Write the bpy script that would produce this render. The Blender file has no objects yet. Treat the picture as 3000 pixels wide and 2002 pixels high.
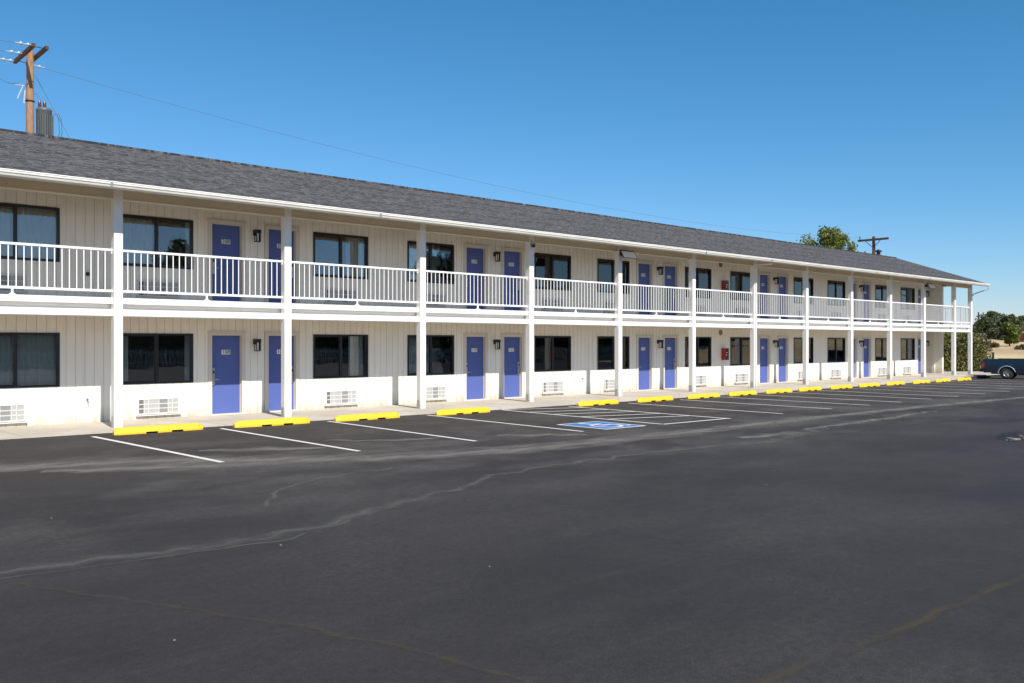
import bpy, math, random
from mathutils import Vector, Matrix, noise as mnoise
R = math.radians
C = bpy.context.scene.collection
sc = bpy.context.scene
rnd = random.Random(7)

# ------------------------------------------------------------------ materials
MATS = {}
def mat(name, col, rough=.6, metal=0, var=0, vscale=3, bump=0, bscale=40, spec=.5, stretch=None, coat=0):
    if name in MATS: return MATS[name]
    m = bpy.data.materials.new(name); m.use_nodes = True
    nt = m.node_tree; b = nt.nodes['Principled BSDF']
    b.inputs['Base Color'].default_value = (*col, 1)
    b.inputs['Roughness'].default_value = rough
    b.inputs['Metallic'].default_value = metal
    b.inputs['Specular IOR Level'].default_value = spec
    b.inputs['Coat Weight'].default_value = coat
    if var or bump:
        g = nt.nodes.new('ShaderNodeNewGeometry')
        mp = nt.nodes.new('ShaderNodeMapping'); nt.links.new(g.outputs['Position'], mp.inputs[0])
        if stretch: mp.inputs['Scale'].default_value = stretch
    if var:
        n = nt.nodes.new('ShaderNodeTexNoise'); n.inputs['Scale'].default_value = vscale; n.inputs['Detail'].default_value = 6
        nt.links.new(mp.outputs[0], n.inputs['Vector'])
        r = nt.nodes.new('ShaderNodeMapRange'); r.inputs[1].default_value = .3; r.inputs[2].default_value = .7
        r.inputs[3].default_value = 1 - var; r.inputs[4].default_value = 1 + var
        nt.links.new(n.outputs[0], r.inputs[0])
        mx = nt.nodes.new('ShaderNodeVectorMath'); mx.operation = 'SCALE'; mx.inputs[0].default_value = col
        nt.links.new(r.outputs[0], mx.inputs['Scale']); nt.links.new(mx.outputs[0], b.inputs['Base Color'])
    if bump:
        n2 = nt.nodes.new('ShaderNodeTexNoise'); n2.inputs['Scale'].default_value = bscale; n2.inputs['Detail'].default_value = 4
        nt.links.new(mp.outputs[0], n2.inputs['Vector'])
        bp = nt.nodes.new('ShaderNodeBump'); bp.inputs['Strength'].default_value = bump; bp.inputs['Distance'].default_value = .01
        nt.links.new(n2.outputs[0], bp.inputs['Height']); nt.links.new(bp.outputs[0], b.inputs['Normal'])
    MATS[name] = m
    return m

class NB:
    def __init__(s, name):
        s.m = bpy.data.materials.new(name); s.m.use_nodes = True; s.nt = s.m.node_tree
        s.b = s.nt.nodes['Principled BSDF']; s.out = s.nt.nodes['Material Output']; MATS[name] = s.m
    def n(s, t, **kw):
        x = s.nt.nodes.new(t)
        for k, v in kw.items():
            if k.startswith('i_'):
                k = k[2:]; k = int(k) if k.isdigit() else k.replace('_', ' ')
                x.inputs[k].default_value = v
            else: setattr(x, k, v)
        return x
    def l(s, a, b): s.nt.links.new(a, b)
    def pos(s, scale=(1, 1, 1), rot=(0, 0, 0)):
        g = s.n('ShaderNodeNewGeometry'); mp = s.n('ShaderNodeMapping'); s.l(g.outputs['Position'], mp.inputs[0])
        mp.inputs['Scale'].default_value = scale; mp.inputs['Rotation'].default_value = rot
        return mp.outputs[0]
    def noise(s, vec, scale, detail=5, rough=.5):
        x = s.n('ShaderNodeTexNoise', i_Scale=scale, i_Detail=detail, i_Roughness=rough); s.l(vec, x.inputs['Vector']); return x.outputs[0]
    def rng(s, v, a, b, c, d):
        x = s.n('ShaderNodeMapRange'); s.l(v, x.inputs[0])
        for i, q in enumerate((a, b, c, d)): x.inputs[i + 1].default_value = q
        return x.outputs[0]
    def math(s, op, a, b=None):
        x = s.n('ShaderNodeMath', operation=op)
        for i, q in enumerate((a, b)):
            if q is None: continue
            if isinstance(q, (int, float)): x.inputs[i].default_value = q
            else: s.l(q, x.inputs[i])
        return x.outputs[0]
    def mix(s, f, a, b):
        x = s.n('ShaderNodeMix', data_type='RGBA')
        if isinstance(f, (int, float)): x.inputs[0].default_value = f
        else: s.l(f, x.inputs[0])
        for i, q in ((6, a), (7, b)):
            if isinstance(q, tuple): x.inputs[i].default_value = (*q, 1)
            else: s.l(q, x.inputs[i])
        return x.outputs[2]
    def bump(s, h, strength, dist):
        x = s.n('ShaderNodeBump', i_Strength=strength, i_Distance=dist); s.l(h, x.inputs['Height']); s.l(x.outputs[0], s.b.inputs['Normal'])

WHITE = (.85, .80, .705)
mat('wall paint', WHITE, .62, var=.035, vscale=1.2, bump=.25, bscale=18, stretch=(6, 6, .6))
mat('trim paint', (.82, .80, .765), .5, var=.03, vscale=2.5, bump=.08, bscale=12)
mat('frame paint', (.66, .59, .51), .5, var=.03, vscale=2)
def splash(name, amt):
    m = MATS[name]; nt = m.node_tree; b = nt.nodes['Principled BSDF']; src = b.inputs['Base Color'].links[0].from_socket
    g = nt.nodes.new('ShaderNodeNewGeometry'); sp = nt.nodes.new('ShaderNodeSeparateXYZ'); nt.links.new(g.outputs['Position'], sp.inputs[0])
    n = nt.nodes.new('ShaderNodeTexNoise'); n.inputs['Scale'].default_value = 3.5; n.inputs['Detail'].default_value = 7; nt.links.new(g.outputs['Position'], n.inputs['Vector'])
    r = nt.nodes.new('ShaderNodeMapRange'); r.inputs[1].default_value = 0; r.inputs[2].default_value = .42; r.inputs[3].default_value = .62; r.inputs[4].default_value = 0; nt.links.new(sp.outputs[2], r.inputs[0])
    a = nt.nodes.new('ShaderNodeMath'); a.operation = 'MULTIPLY'; nt.links.new(r.outputs[0], a.inputs[0]); nt.links.new(n.outputs[0], a.inputs[1])
    a2 = nt.nodes.new('ShaderNodeMath'); a2.operation = 'MULTIPLY'; a2.use_clamp = True; a2.inputs[1].default_value = amt; nt.links.new(a.outputs[0], a2.inputs[0])
    mx = nt.nodes.new('ShaderNodeMix'); mx.data_type = 'RGBA'; nt.links.new(a2.outputs[0], mx.inputs[0]); nt.links.new(src, mx.inputs[6]); mx.inputs[7].default_value = (.36, .31, .24, 1)
    nt.links.new(mx.outputs[2], b.inputs['Base Color'])
splash('wall paint', 2.0); splash('trim paint', 1.6)
mat('soffit paint', (.70, .62, .48), .7, var=.05, vscale=1.5)
mat('ceiling paint', (.80, .73, .60), .7, var=.05, vscale=1.5)
mat('gutter paint', (.72, .69, .62), .5, var=.06, vscale=2.5)
mat('rail paint', (.84, .84, .83), .4, var=.02, vscale=8)
mat('door paint', (.078, .115, .345), .5, var=.05, vscale=1.5, bump=.05, bscale=30)
mat('bronze', (.018, .014, .012), .35)
mat('black metal', (.012, .012, .013), .4)
mat('steel', (.55, .55, .53), .3, metal=.9)
mat('plate white', (.78, .78, .75), .4)
mat('digit black', (.02, .02, .02), .5)
mat('grille white', (.66, .65, .62), .5, var=.04, vscale=10)
mat('grille light', (.42, .415, .40), .6, var=.08, vscale=14)
mat('grille dark', (.07, .065, .065), .7, var=.25, vscale=22)
mat('grille mid', (.17, .18, .185), .6, var=.12, vscale=18)
mat('curtain', (.60, .59, .54), .9, var=.06, vscale=5, stretch=(3, 3, .3))
mat('interior', (.10, .085, .07), .9)
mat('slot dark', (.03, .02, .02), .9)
mat('red enamel', (.33, .02, .03), .35)
mat('dark glass', (.012, .012, .014), .12)
mat('vent brown', (.24, .20, .13), .7)
mat('bark', (.14, .10, .07), .9, var=.25, vscale=9, bump=.6, bscale=20)
mat('pole wood', (.33, .185, .105), .85, var=.3, vscale=4, bump=.5, bscale=18, stretch=(6, 6, .8))
mat('arm wood', (.085, .045, .035), .85, var=.3, vscale=6)
mat('porcelain', (.42, .44, .47), .2)
mat('transformer grey', (.10, .115, .12), .45, var=.06, vscale=3)
mat('wire', (.10, .11, .13), .5)
mat('bushing', (.08, .035, .04), .3)
mat('truck paint', (.004, .028, .062), .3, coat=.15, spec=.35)
mat('truck lower', (.006, .009, .018), .4)
mat('rubber', (.022, .021, .021), .8, bump=.3, bscale=30)
mat('rim metal', (.30, .29, .30), .45, metal=.5)
mat('chrome', (.6, .6, .62), .2, metal=.9)
mat('tail red', (.25, .01, .015), .25)
mat('concrete', (.47, .45, .42), .85, var=.10, vscale=1.6, bump=.3, bscale=60)
mat('shed roof', (.20, .26, .27), .6); mat('shed wall', (.07, .085, .10), .8)
mat('rust', (.25, .09, .05), .8, var=.2, vscale=2); mat('tan roof', (.5, .42, .33), .8)
mat('galvanised', (.42, .43, .43), .45, metal=.6)
mat('rubble', (.24, .21, .18), .9, var=.3, vscale=12)
mat('fence wood', (.55, .52, .47), .8, var=.1, vscale=3)
mat('led panel', (.80, .81, .78), .25)

def scuffed():
    q = NB('yellow paint'); n1 = q.noise(q.pos(), 1.7, 6, .7); n2 = q.noise(q.pos((3, 3, 12)), 5, 6, .75); n3 = q.noise(q.pos(), 45, 3)
    c1 = q.mix(q.rng(n1, .35, .7, 0, 1), (.82, .53, .008), (.74, .45, .014))
    c2 = q.mix(q.rng(n2, .55, .66, 0, .8), c1, (.30, .22, .08)); c3 = q.mix(q.rng(n3, .66, .74, 0, .5), c2, (.5, .46, .38))
    q.l(c3, q.b.inputs['Base Color']); q.b.inputs['Roughness'].default_value = .6; q.bump(n3, .4, .004)
scuffed()

# glass: reflection over a see-through tinted pane
q = NB('window glass'); q.nt.nodes.remove(q.b)
tr = q.n('ShaderNodeBsdfTransparent', i_Color=(.88, .90, .89, 1)); gl = q.n('ShaderNodeBsdfGlossy', i_Roughness=.015, i_Color=(.95, .97, 1, 1))
fr = q.n('ShaderNodeFresnel', i_IOR=1.62)
w = q.noise(q.pos((1, 1, 1)), 1.1, 2); bp = q.n('ShaderNodeBump', i_Strength=.12, i_Distance=.02); q.l(w, bp.inputs['Height']); q.l(bp.outputs[0], gl.inputs['Normal'])
f2 = q.math('MULTIPLY', fr.outputs[0], 1.55); f3 = q.math('MINIMUM', f2, 1.0)
ms = q.n('ShaderNodeMixShader'); q.l(f3, ms.inputs[0]); q.l(tr.outputs[0], ms.inputs[1]); q.l(gl.outputs[0], ms.inputs[2]); q.l(ms.outputs[0], q.out.inputs[0])

# asphalt
q = NB('asphalt')
p = q.pos(); ps = q.pos((.35, 1.3, 1), (0, 0, .05)); pt = q.pos((.12, .9, 1), (0, 0, -.06))
big = q.noise(q.pos((.55, .8, 1)), .42, 7, .66); med = q.noise(q.pos((.38, .62, 1), (0, 0, -.05)), .95, 8, .66); fine = q.noise(p, 95, 3, .8); grit = q.noise(p, 260, 2, .6); mot = q.noise(p, 14, 5, .75); strk = q.noise(q.pos((.10, 1.0, 1), (0, 0, .12)), 2.6, 6, .7)
c1 = q.mix(q.rng(big, .38, .64, 0, 1), (.040, .035, .034), (.078, .069, .066))
c1 = q.mix(q.rng(strk, .52, .72, 0, .28), c1, (.115, .104, .10))
sep = q.n('ShaderNodeSeparateXYZ'); g = q.n('ShaderNodeNewGeometry'); q.l(g.outputs['Position'], sep.inputs[0])
near = q.rng(sep.outputs[1], 9.5, 13.5, 0, 1)            # the older, browner surface of the parking bays
c2 = q.mix(q.math('MULTIPLY', near, .65), c1, (.072, .061, .054))
wear = q.math('MULTIPLY', q.rng(med, .46, .60, 0, .8), q.math('MULTIPLY', q.rng(sep.outputs[1], 7, 12.0, .06, 1), q.rng(sep.outputs[1], 14.5, 17.5, 1, .35)))
c3 = q.mix(wear, c2, (.165, .148, .132))
c3 = q.mix(q.rng(mot, .42, .62, 0, .5), c3, (.026, .023, .023))
c4 = q.mix(q.rng(fine, .36, .66, 0, .75), c3, (.015, .013, .014))
c5 = q.mix(q.rng(grit, .58, .70, 0, .6), c4, (.17, .165, .165))
vo = q.n('ShaderNodeTexVoronoi', i_Scale=2.3, i_Randomness=1.0); q.l(p, vo.inputs['Vector'])
sp = q.math('LESS_THAN', vo.outputs['Distance'], .024)
vr = q.n('ShaderNodeSeparateColor'); q.l(vo.outputs['Color'], vr.inputs[0]); sp = q.math('MULTIPLY', sp, q.math('LESS_THAN', vr.outputs[0], .28))
c6 = q.mix(sp, c5, (.62, .60, .56))
q.l(c6, q.b.inputs['Base Color']); q.b.inputs['Roughness'].default_value = .8; q.b.inputs['Specular IOR Level'].default_value = .25
q.bump(q.math('ADD', q.math('MULTIPLY', fine, 1.4), grit), .8, .008)

def worn(name, col, lo=.25, hi=.75, sc_=3., amount=1., soft=1.):
    """a stain, worn paint or dark patch sheet: uv.x in metres along, uv.y -1..1 across"""
    q = NB(name)
    uv = q.n('ShaderNodeUVMap'); s2 = q.n('ShaderNodeSeparateXYZ'); q.l(uv.outputs[0], s2.inputs[0])
    ed = q.math('SUBTRACT', 1.0, q.math('ABSOLUTE', s2.outputs[1]))
    n1 = q.noise(q.pos((.5, 1.5, 1)), sc_, 6, .65)
    v = q.math('ADD', q.math('MULTIPLY', ed, soft), q.rng(n1, .3, .7, -.6, .45))
    a = q.math('MULTIPLY', q.rng(v, lo, hi, 0, 1), amount)
    tr = q.n('ShaderNodeBsdfTransparent'); ms = q.n('ShaderNodeMixShader')
    gr = q.noise(q.pos(), 150, 2); q.l(q.mix(q.rng(gr, .3, .8, 0, .5), col, tuple(x * .45 for x in col)), q.b.inputs['Base Color'])
    q.b.inputs['Roughness'].default_value = .85
    q.l(a, ms.inputs[0]); q.l(tr.outputs[0], ms.inputs[1]); q.l(q.b.outputs[0], ms.inputs[2]); q.l(ms.outputs[0], q.out.inputs[0])
worn('dusty seam', (.20, .18, .158), -.12, .95, 2.2, .8)
worn('crack stain', (.13, .122, .105), .05, 1.1, 3.2, .7)
worn('brown crack', (.095, .072, .042), .05, 1.2, 3, .5)
worn('dark blotch', (.006, .006, .006), .2, .5, 6, 1.)
def paint(name, col):
    q = NB(name)
    n1 = q.noise(q.pos(), 9, 8, .7); n2 = q.noise(q.pos(), 120, 2)
    a = q.rng(q.math('ADD', n1, q.math('MULTIPLY', n2, .35)), .46, .60, .35, 1)
    q.l(q.mix(a, (.10, .095, .09), col), q.b.inputs['Base Color']); q.b.inputs['Roughness'].default_value = .7
paint('line paint', (.70, .68, .65)); paint('sign blue', (.03, .17, .46))

# shingles
q = NB('shingles')
sx = q.pos((1, 1.06, 0)); br = q.n('ShaderNodeTexBrick', i_Scale=1.0, i_Mortar_Size=.006, i_Bias=-.1)
br.offset = .37; br.inputs['Brick Width'].default_value = .31; br.inputs['Row Height'].default_value = .0685
wob = q.noise(q.pos((2.5, 2.5, 0)), 1.7, 3); vv = q.n('ShaderNodeVectorMath', operation='ADD'); cmb = q.n('ShaderNodeCombineXYZ')
q.l(q.math('MULTIPLY', wob, .06), cmb.inputs[1]); q.l(sx, vv.inputs[0]); q.l(cmb.outputs[0], vv.inputs[1]); q.l(vv.outputs[0], br.inputs['Vector'])
br.inputs['Color1'].default_value = (.125, .121, .122, 1); br.inputs['Color2'].default_value = (.050, .049, .050, 1); br.inputs['Mortar'].default_value = (.014, .013, .015, 1)
n0 = q.noise(q.pos((1, 1, 0)), .5, 4); n1 = q.noise(q.pos((4.4, 9.5, 0)), 1.1, 1.8, .7); n2 = q.noise(q.pos(), 90, 2)
cA = q.mix(q.rng(n1, .52, .60, 0, .8), br.outputs[0], (.032, .031, .033))
cB = q.mix(q.rng(n1, .38, .46, .7, 0), cA, (.155, .152, .155))
cC = q.mix(q.rng(n0, .5, .75, 0, .2), cB, (.10, .092, .09))
cD = q.mix(q.rng(n2, .35, .75, 0, .35), cC, (.04, .038, .042))
q.l(cD, q.b.inputs['Base Color']); q.b.inputs['Roughness'].default_value = .85
q.bump(q.math('ADD', q.math('MULTIPLY', br.outputs['Fac'], -1.0), n1), .8, .02)

# foliage
def leaf(name, a, b, c):
    q = NB(name)
    n1 = q.noise(q.pos(), .9, 3); n2 = q.noise(q.pos(), 7, 2)
    c1 = q.mix(q.rng(n1, .35, .65, 0, 1), a, b); c2 = q.mix(q.rng(n2, .45, .7, 0, .8), c1, c)
    q.l(c2, q.b.inputs['Base Color']); q.b.inputs['Roughness'].default_value = .6
    tl = q.n('ShaderNodeBsdfTranslucent'); q.l(c2, tl.inputs[0]); ms = q.n('ShaderNodeMixShader', i_0=.3)
    q.l(q.b.outputs[0], ms.inputs[1]); q.l(tl.outputs[0], ms.inputs[2]); q.l(ms.outputs[0], q.out.inputs[0])
leaf('leaf bright', (.07, .12, .02), (.15, .19, .03), (.24, .22, .05))
leaf('leaf dark', (.045, .075, .022), (.09, .12, .036), (.17, .17, .06))
leaf('leaf olive', (.085, .10, .055), (.14, .15, .08), (.20, .19, .11))
leaf('leaf hedge', (.05, .07, .016), (.12, .125, .03), (.33, .26, .075))
leaf('leaf dry', (.14, .10, .05), (.22, .15, .07), (.10, .07, .04))

# dry ground
q = NB('dry ground')
n1 = q.noise(q.pos((1, 1, 1)), .08, 6, .6); n2 = q.noise(q.pos(), .9, 6, .7)
c1 = q.mix(q.rng(n1, .4, .62, 0, 1), (.44, .30, .17), (.56, .43, .23)); c2 = q.mix(q.rng(n2, .52, .72, 0, .6), c1, (.26, .19, .10))
q.l(c2, q.b.inputs['Base Color']); q.b.inputs['Roughness'].default_value = .95
q.bump(n2, .6, .3)
# concrete walkway
q = NB('walk concrete')
n1 = q.noise(q.pos(), .7, 6, .6); n2 = q.noise(q.pos(), 6, 6, .65); n3 = q.noise(q.pos(), 130, 2)
c1 = q.mix(q.rng(n1, .4, .65, 0, 1), (.46, .41, .34), (.58, .52, .435)); c2 = q.mix(q.rng(n2, .55, .72, 0, .5), c1, (.27, .25, .23)); c3 = q.mix(q.rng(n3, .4, .7, 0, .25), c2, (.2, .19, .18))
q.l(c3, q.b.inputs['Base Color']); q.b.inputs['Roughness'].default_value = .85; q.bump(n3, .25, .004)

# ------------------------------------------------------------------ mesh builder
class MB:
    def __init__(s): s.v = []; s.f = []; s.mi = []; s.uv = None; s.sm = []
    def face(s, pts, mi=0, smooth=False):
        i = len(s.v); s.v += [tuple(p) for p in pts]; s.f.append(tuple(range(i, i + len(pts)))); s.mi.append(mi); s.sm.append(smooth)
    def grid(s, vs, fs, mi=0, smooth=False):
        i = len(s.v); s.v += [tuple(p) for p in vs]
        for f in fs: s.f.append(tuple(i + k for k in f)); s.mi.append(mi); s.sm.append(smooth)
    def box(s, x0, x1, y0, y1, z0, z1, mi=0):
        V = [(x0, y0, z0), (x1, y0, z0), (x1, y1, z0), (x0, y1, z0), (x0, y0, z1), (x1, y0, z1), (x1, y1, z1), (x0, y1, z1)]
        s.grid(V, [(0, 3, 2, 1), (4, 5, 6, 7), (0, 1, 5, 4), (1, 2, 6, 5), (2, 3, 7, 6), (3, 0, 4, 7)], mi)
    def bbox(s, x0, x1, y0, y1, z0, z1, b=.01, mi=0):
        """box with chamfered vertical and top edges"""
        a = [(x0 + b, y0), (x1 - b, y0), (x1, y0 + b), (x1, y1 - b), (x1 - b, y1), (x0 + b, y1), (x0, y1 - b), (x0, y0 + b)]
        s.prism(a, z0, z1, mi)
    def prism(s, poly, z0, z1, mi=0, smooth=False):
        n = len(poly); V = [(x, y, z0) for x, y in poly] + [(x, y, z1) for x, y in poly]
        s.grid(V, [(i, (i + 1) % n, n + (i + 1) % n, n + i) for i in range(n)], mi, smooth)
        s.face([(x, y, z1) for x, y in poly], mi); s.face([(x, y, z0) for x, y in reversed(poly)], mi)
    def extr(s, poly, axis, a0, a1, mi=0):
        """poly in the plane normal to axis ('x': (y,z), 'y': (x,z))"""
        mk = (lambda u, w, a: (a, u, w)) if axis == 'x' else (lambda u, w, a: (u, a, w))
        n = len(poly); V = [mk(u, w, a0) for u, w in poly] + [mk(u, w, a1) for u, w in poly]
        s.grid(V, [(i, (i + 1) % n, n + (i + 1) % n, n + i) for i in range(n)], mi)
        s.face([mk(u, w, a1) for u, w in poly], mi); s.face([mk(u, w, a0) for u, w in reversed(poly)], mi)
    def tube(s, pts, r, n=8, mi=0, cap=True):
        pts = [Vector(p) for p in pts]; rs = r if isinstance(r, (list, tuple)) else [r] * len(pts)
        rings = []
        for k, p in enumerate(pts):
            d = (pts[min(k + 1, len(pts) - 1)] - pts[max(k - 1, 0)]).normalized()
            u = d.cross(Vector((0, 0, 1)));
            if u.length < .05: u = d.cross(Vector((1, 0, 0)))
            u.normalize(); w = d.cross(u)
            rings.append([p + (u * math.cos(2 * math.pi * j / n) + w * math.sin(2 * math.pi * j / n)) * rs[k] for j in range(n)])
        V = [p for rr in rings for p in rr]; F = []
        for k in range(len(pts) - 1):
            for j in range(n):
                F.append((k * n + j, k * n + (j + 1) % n, (k + 1) * n + (j + 1) % n, (k + 1) * n + j))
        s.grid(V, F, mi, True)
        if cap: s.face(rings[0], mi); s.face(list(reversed(rings[-1])), mi)
    def lathe(s, prof, cx, cy, cz, n=20, mi=0, axis='z'):
        V = []; F = []
        for r, h in prof:
            for j in range(n):
                a = 2 * math.pi * j / n; c, q_ = r * math.cos(a), r * math.sin(a)
                V.append((cx + c, cy + q_, cz + h) if axis == 'z' else ((cx + c, cy + h, cz + q_) if axis == 'y' else (cx + h, cy + c, cz + q_)))
        for k in range(len(prof) - 1):
            for j in range(n): F.append((k * n + j, k * n + (j + 1) % n, (k + 1) * n + (j + 1) % n, (k + 1) * n + j))
        s.grid(V, F, mi, True)
    def add(s, o, off=(0, 0, 0)):
        i = len(s.v); s.v += [(a + off[0], b + off[1], c + off[2]) for a, b, c in o.v]
        s.f += [tuple(k + i for k in f) for f in o.f]; s.mi += o.mi; s.sm += o.sm

WL = {}   # world location of unrotated objects
def tag(o, label=None, cat=None, group=None, kind=None):
    if label: o['label'] = label
    if cat: o['category'] = cat
    if group: o['group'] = group
    if kind: o['kind'] = kind
    return o
def build(name, mb, mats, parent=None, origin=None, uv=None):
    xs = [v[0] for v in mb.v]; ys = [v[1] for v in mb.v]; zs = [v[2] for v in mb.v]
    if origin is None: origin = ((min(xs) + max(xs)) / 2, (min(ys) + max(ys)) / 2, min(zs))
    me = bpy.data.meshes.new(name)
    me.from_pydata([(v[0] - origin[0], v[1] - origin[1], v[2] - origin[2]) for v in mb.v], [], mb.f)
    for m in (mats if isinstance(mats, (list, tuple)) else [mats]): me.materials.append(MATS[m])
    me.polygons.foreach_set('material_index', mb.mi); me.polygons.foreach_set('use_smooth', mb.sm)
    if uv:
        l = me.uv_layers.new(name='UVMap')
        for lp in me.loops: l.data[lp.index].uv = uv[lp.vertex_index]
    me.update()
    o = bpy.data.objects.new(name, me); C.objects.link(o)
    WL[o] = origin
    if parent:
        o.parent = parent; pw = WL[parent]; o.location = tuple(origin[i] - pw[i] for i in range(3))
    else: o.location = origin
    return o
def empty(name, loc):
    o = bpy.data.objects.new(name, None); C.objects.link(o); o.location = loc; WL[o] = tuple(loc); o.empty_display_size = .2
    return o
KIDS = {}
def copy_tree(o, parent=None, off=(0, 0, 0)):
    c = o.copy(); C.objects.link(c)
    c.location = tuple(o.location[i] + off[i] for i in range(3)); WL[c] = tuple(WL[o][i] + off[i] for i in range(3))
    if parent: c.parent = parent
    for ch in [x for x in WL if x.parent == o]:
        d = ch.copy(); C.objects.link(d); d.parent = c; WL[d] = tuple(WL[ch][i] + off[i] for i in range(3))
        for g in [x for x in WL if x.parent == ch]:
            e = g.copy(); C.objects.link(e); e.parent = d; WL[e] = tuple(WL[g][i] + off[i] for i in range(3))
    return c

# ------------------------------------------------------------------ layout numbers (metres; X along the facade, Y into the building)
YW = 21.75; YP = 19.98; FL = 2.84; XL, XR = -6.0, 54.3
POSTS = [-1.6, 2.5, 6.57, 10.62, 14.77, 18.96, 23.16, 27.37, 31.5, 35.62, 39.71, 43.75, 47.72, 51.70, 54.06]
PW = .19
def sm(t): t = min(1, max(0, t)); return t * t * (3 - 2 * t)
def gz(X):
    return -.004 - .086 * sm((X - 3) / 16) - .08 * min(1, max(0, (X - 19) / 31))

# ------------------------------------------------------------------ ground
def terrain(x, y):
    far = sm((x - 64) / 76) * 3.5
    z = -.42 + far
    if x > 62: z += .35 * mnoise.noise(Vector((x * .05, y * .05, 0))) * sm((x - 66) / 20)
    back = sm((y - 60) / 200) * 2
    return z + back * .2
mb = MB(); xs = [-700, -400, -200, -100, -60] + [-40 + 4 * i for i in range(66)] + [240, 280, 340, 450, 700, 1200]
ys = [-700, -400, -200, -120, -80] + [-60 + 4 * i for i in range(51)] + [160, 200, 260, 350, 500, 900, 1300]
nx = len(xs); V = [(x, y, terrain(x, y)) for y in ys for x in xs]
mb.grid(V, [(j * nx + i, j * nx + i + 1, (j + 1) * nx + i + 1, (j + 1) * nx + i) for j in range(len(ys) - 1) for i in range(nx - 1)], 0, True)
tag(build('ground', mb, 'dry ground', origin=(0, 0, 0)), kind='structure', label='dry tan grass field and low hill beyond the motel')
mb = MB(); xs = [-40 + i for i in range(111)]; ys = [-26, -10, 0, 10, 19.12]
nx = len(xs); V = [(x, y, gz(x)) for y in ys for x in xs]
mb.grid(V, [(j * nx + i, j * nx + i + 1, (j + 1) * nx + i + 1, (j + 1) * nx + i) for j in range(len(ys) - 1) for i in range(nx - 1)], 0, True)
lot = tag(build('parking_lot', mb, 'asphalt', origin=(0, 0, 0)), kind='structure', label='dark asphalt parking lot with white bay lines')

def sheet(name, mt, pts, w, dz=.004, parent=None, kind='structure', jitter=0):
    """a flat band following pts on the lot surface"""
    P = []
    for k in range(len(pts) - 1):
        a, b = Vector(pts[k]), Vector(pts[k + 1]); n = max(1, int((b - a).length / (.12 if jitter else .4)))
        for i in range(n): P.append(a.lerp(b, i / n))
    P.append(Vector(pts[-1])); V = []; UV = []; F = []; L = 0
    ws = w if isinstance(w, (list, tuple)) else [w] * len(pts)
    for k, p in enumerate(P):
        d = (P[min(k + 1, len(P) - 1)] - P[max(k - 1, 0)]).normalized(); nrm = Vector((-d.y, d.x))
        if k: L += (P[k] - P[k - 1]).length
        t = k / (len(P) - 1) * (len(ws) - 1); i0 = min(int(t), len(ws) - 2) if len(ws) > 1 else 0
        ww = ws[i0] + (ws[min(i0 + 1, len(ws) - 1)] - ws[i0]) * (t - i0)
        if jitter: p = p + nrm * jitter * (mnoise.noise(Vector((L * 2.3, 1, 0))) + .15 * mnoise.noise(Vector((L * 7.1, 4, 0)))) * .8
        for s_ in (-1, 0, 1):
            q_ = p + nrm * ww * .5 * s_; V.append((q_.x, q_.y, gz(q_.x) + dz)); UV.append((L, s_))
    for k in range(len(P) - 1):
        for j in (0, 1): F.append((k * 3 + j + 1, k * 3 + j, k * 3 + 3 + j, k * 3 + 4 + j))
    m = MB(); m.grid(V, F)
    o = build(name, m, mt, parent, uv=UV)
    return o
def line(a, b, w=.10, name='bay_line', mt='line paint', dz=.005): return sheet(name, mt, [a, b], w, dz, lot)
BAYS = [(5.69, 5.97, 18.53, 13.23), (8.34, 8.37, 18.54, 13.09), (11.11, 10.97, 18.75, 13.06), (14.12, 14.01, 18.8, 13.09)]
for a, b, y0, y1 in BAYS: line((a, y0), (b, y1))
for i, x in enumerate([19.37, 21.85, 24.55, 26.92, 29.12, 31.5, 33.8, 36.4, 39.0, 41.6, 44.2, 46.8, 49.4, 52.0]):
    line((x, 18.6 - (.15 if i else -.1)), (x - .1, 12.9))
# access aisle with diagonal bars
line((16.90, 18.95), (16.76, 13.10)); line((16.72, 13.05), (19.32, 12.98), dz=.009)
for a, b in [((16.92, 18.98), (19.34, 17.98)), ((16.9, 17.80), (19.34, 17.02)), ((16.87, 16.84), (19.3, 16.0)), ((16.85, 15.80), (19.28, 15.10)), ((16.82, 14.87), (19.26, 14.12))]:
    line(a, b, .095, dz=.009)
# accessible parking symbol
m = MB(); x0, x1, y0, y1 = 14.74, 16.16, 13.07, 14.64
def zq(x, d): return gz(x) + d
m.face([(x0, y0, zq(x0, .005)), (x1, y0, zq(x1, .005)), (x1, y1, zq(x1, .005)), (x0, y1, zq(x0, .005))], 0)
b_ = .09
m.face([(x0 + b_, y0 + b_, zq(x0, .009)), (x1 - b_, y0 + b_, zq(x1, .009)), (x1 - b_, y1 - b_, zq(x1, .009)), (x0 + b_, y1 - b_, zq(x0, .009))], 1)
def sy(u, v): x = x0 + .16 + u * 1.1; y = y0 + .14 + v * 1.3; return (x, y, zq(x, .013))
def band(pts, w):
    for k in range(len(pts) - 1):
        a, b = Vector(pts[k]), Vector(pts[k + 1]); d = (b - a).normalized(); n_ = Vector((-d.y, d.x)) * w / 2
        a = a - d * w * .2; b = b + d * w * .2
        m.face([sy(*(a - n_)), sy(*(b - n_)), sy(*(b + n_)), sy(*(a + n_))], 0)
hd = (.40, .90); m.face([sy(hd[0] + .085 * math.cos(a), hd[1] + .075 * math.sin(a)) for a in [2 * math.pi * i / 14 for i in range(14)]], 0)
band([(.42, .80), (.46, .42)], .11); band([(.46, .46), (.74, .46)], .09); band([(.74, .46), (.86, .14)], .09); band([(.86, .14), (.97, .18)], .07); band([(.43, .66), (.68, .66)], .08)
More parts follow.
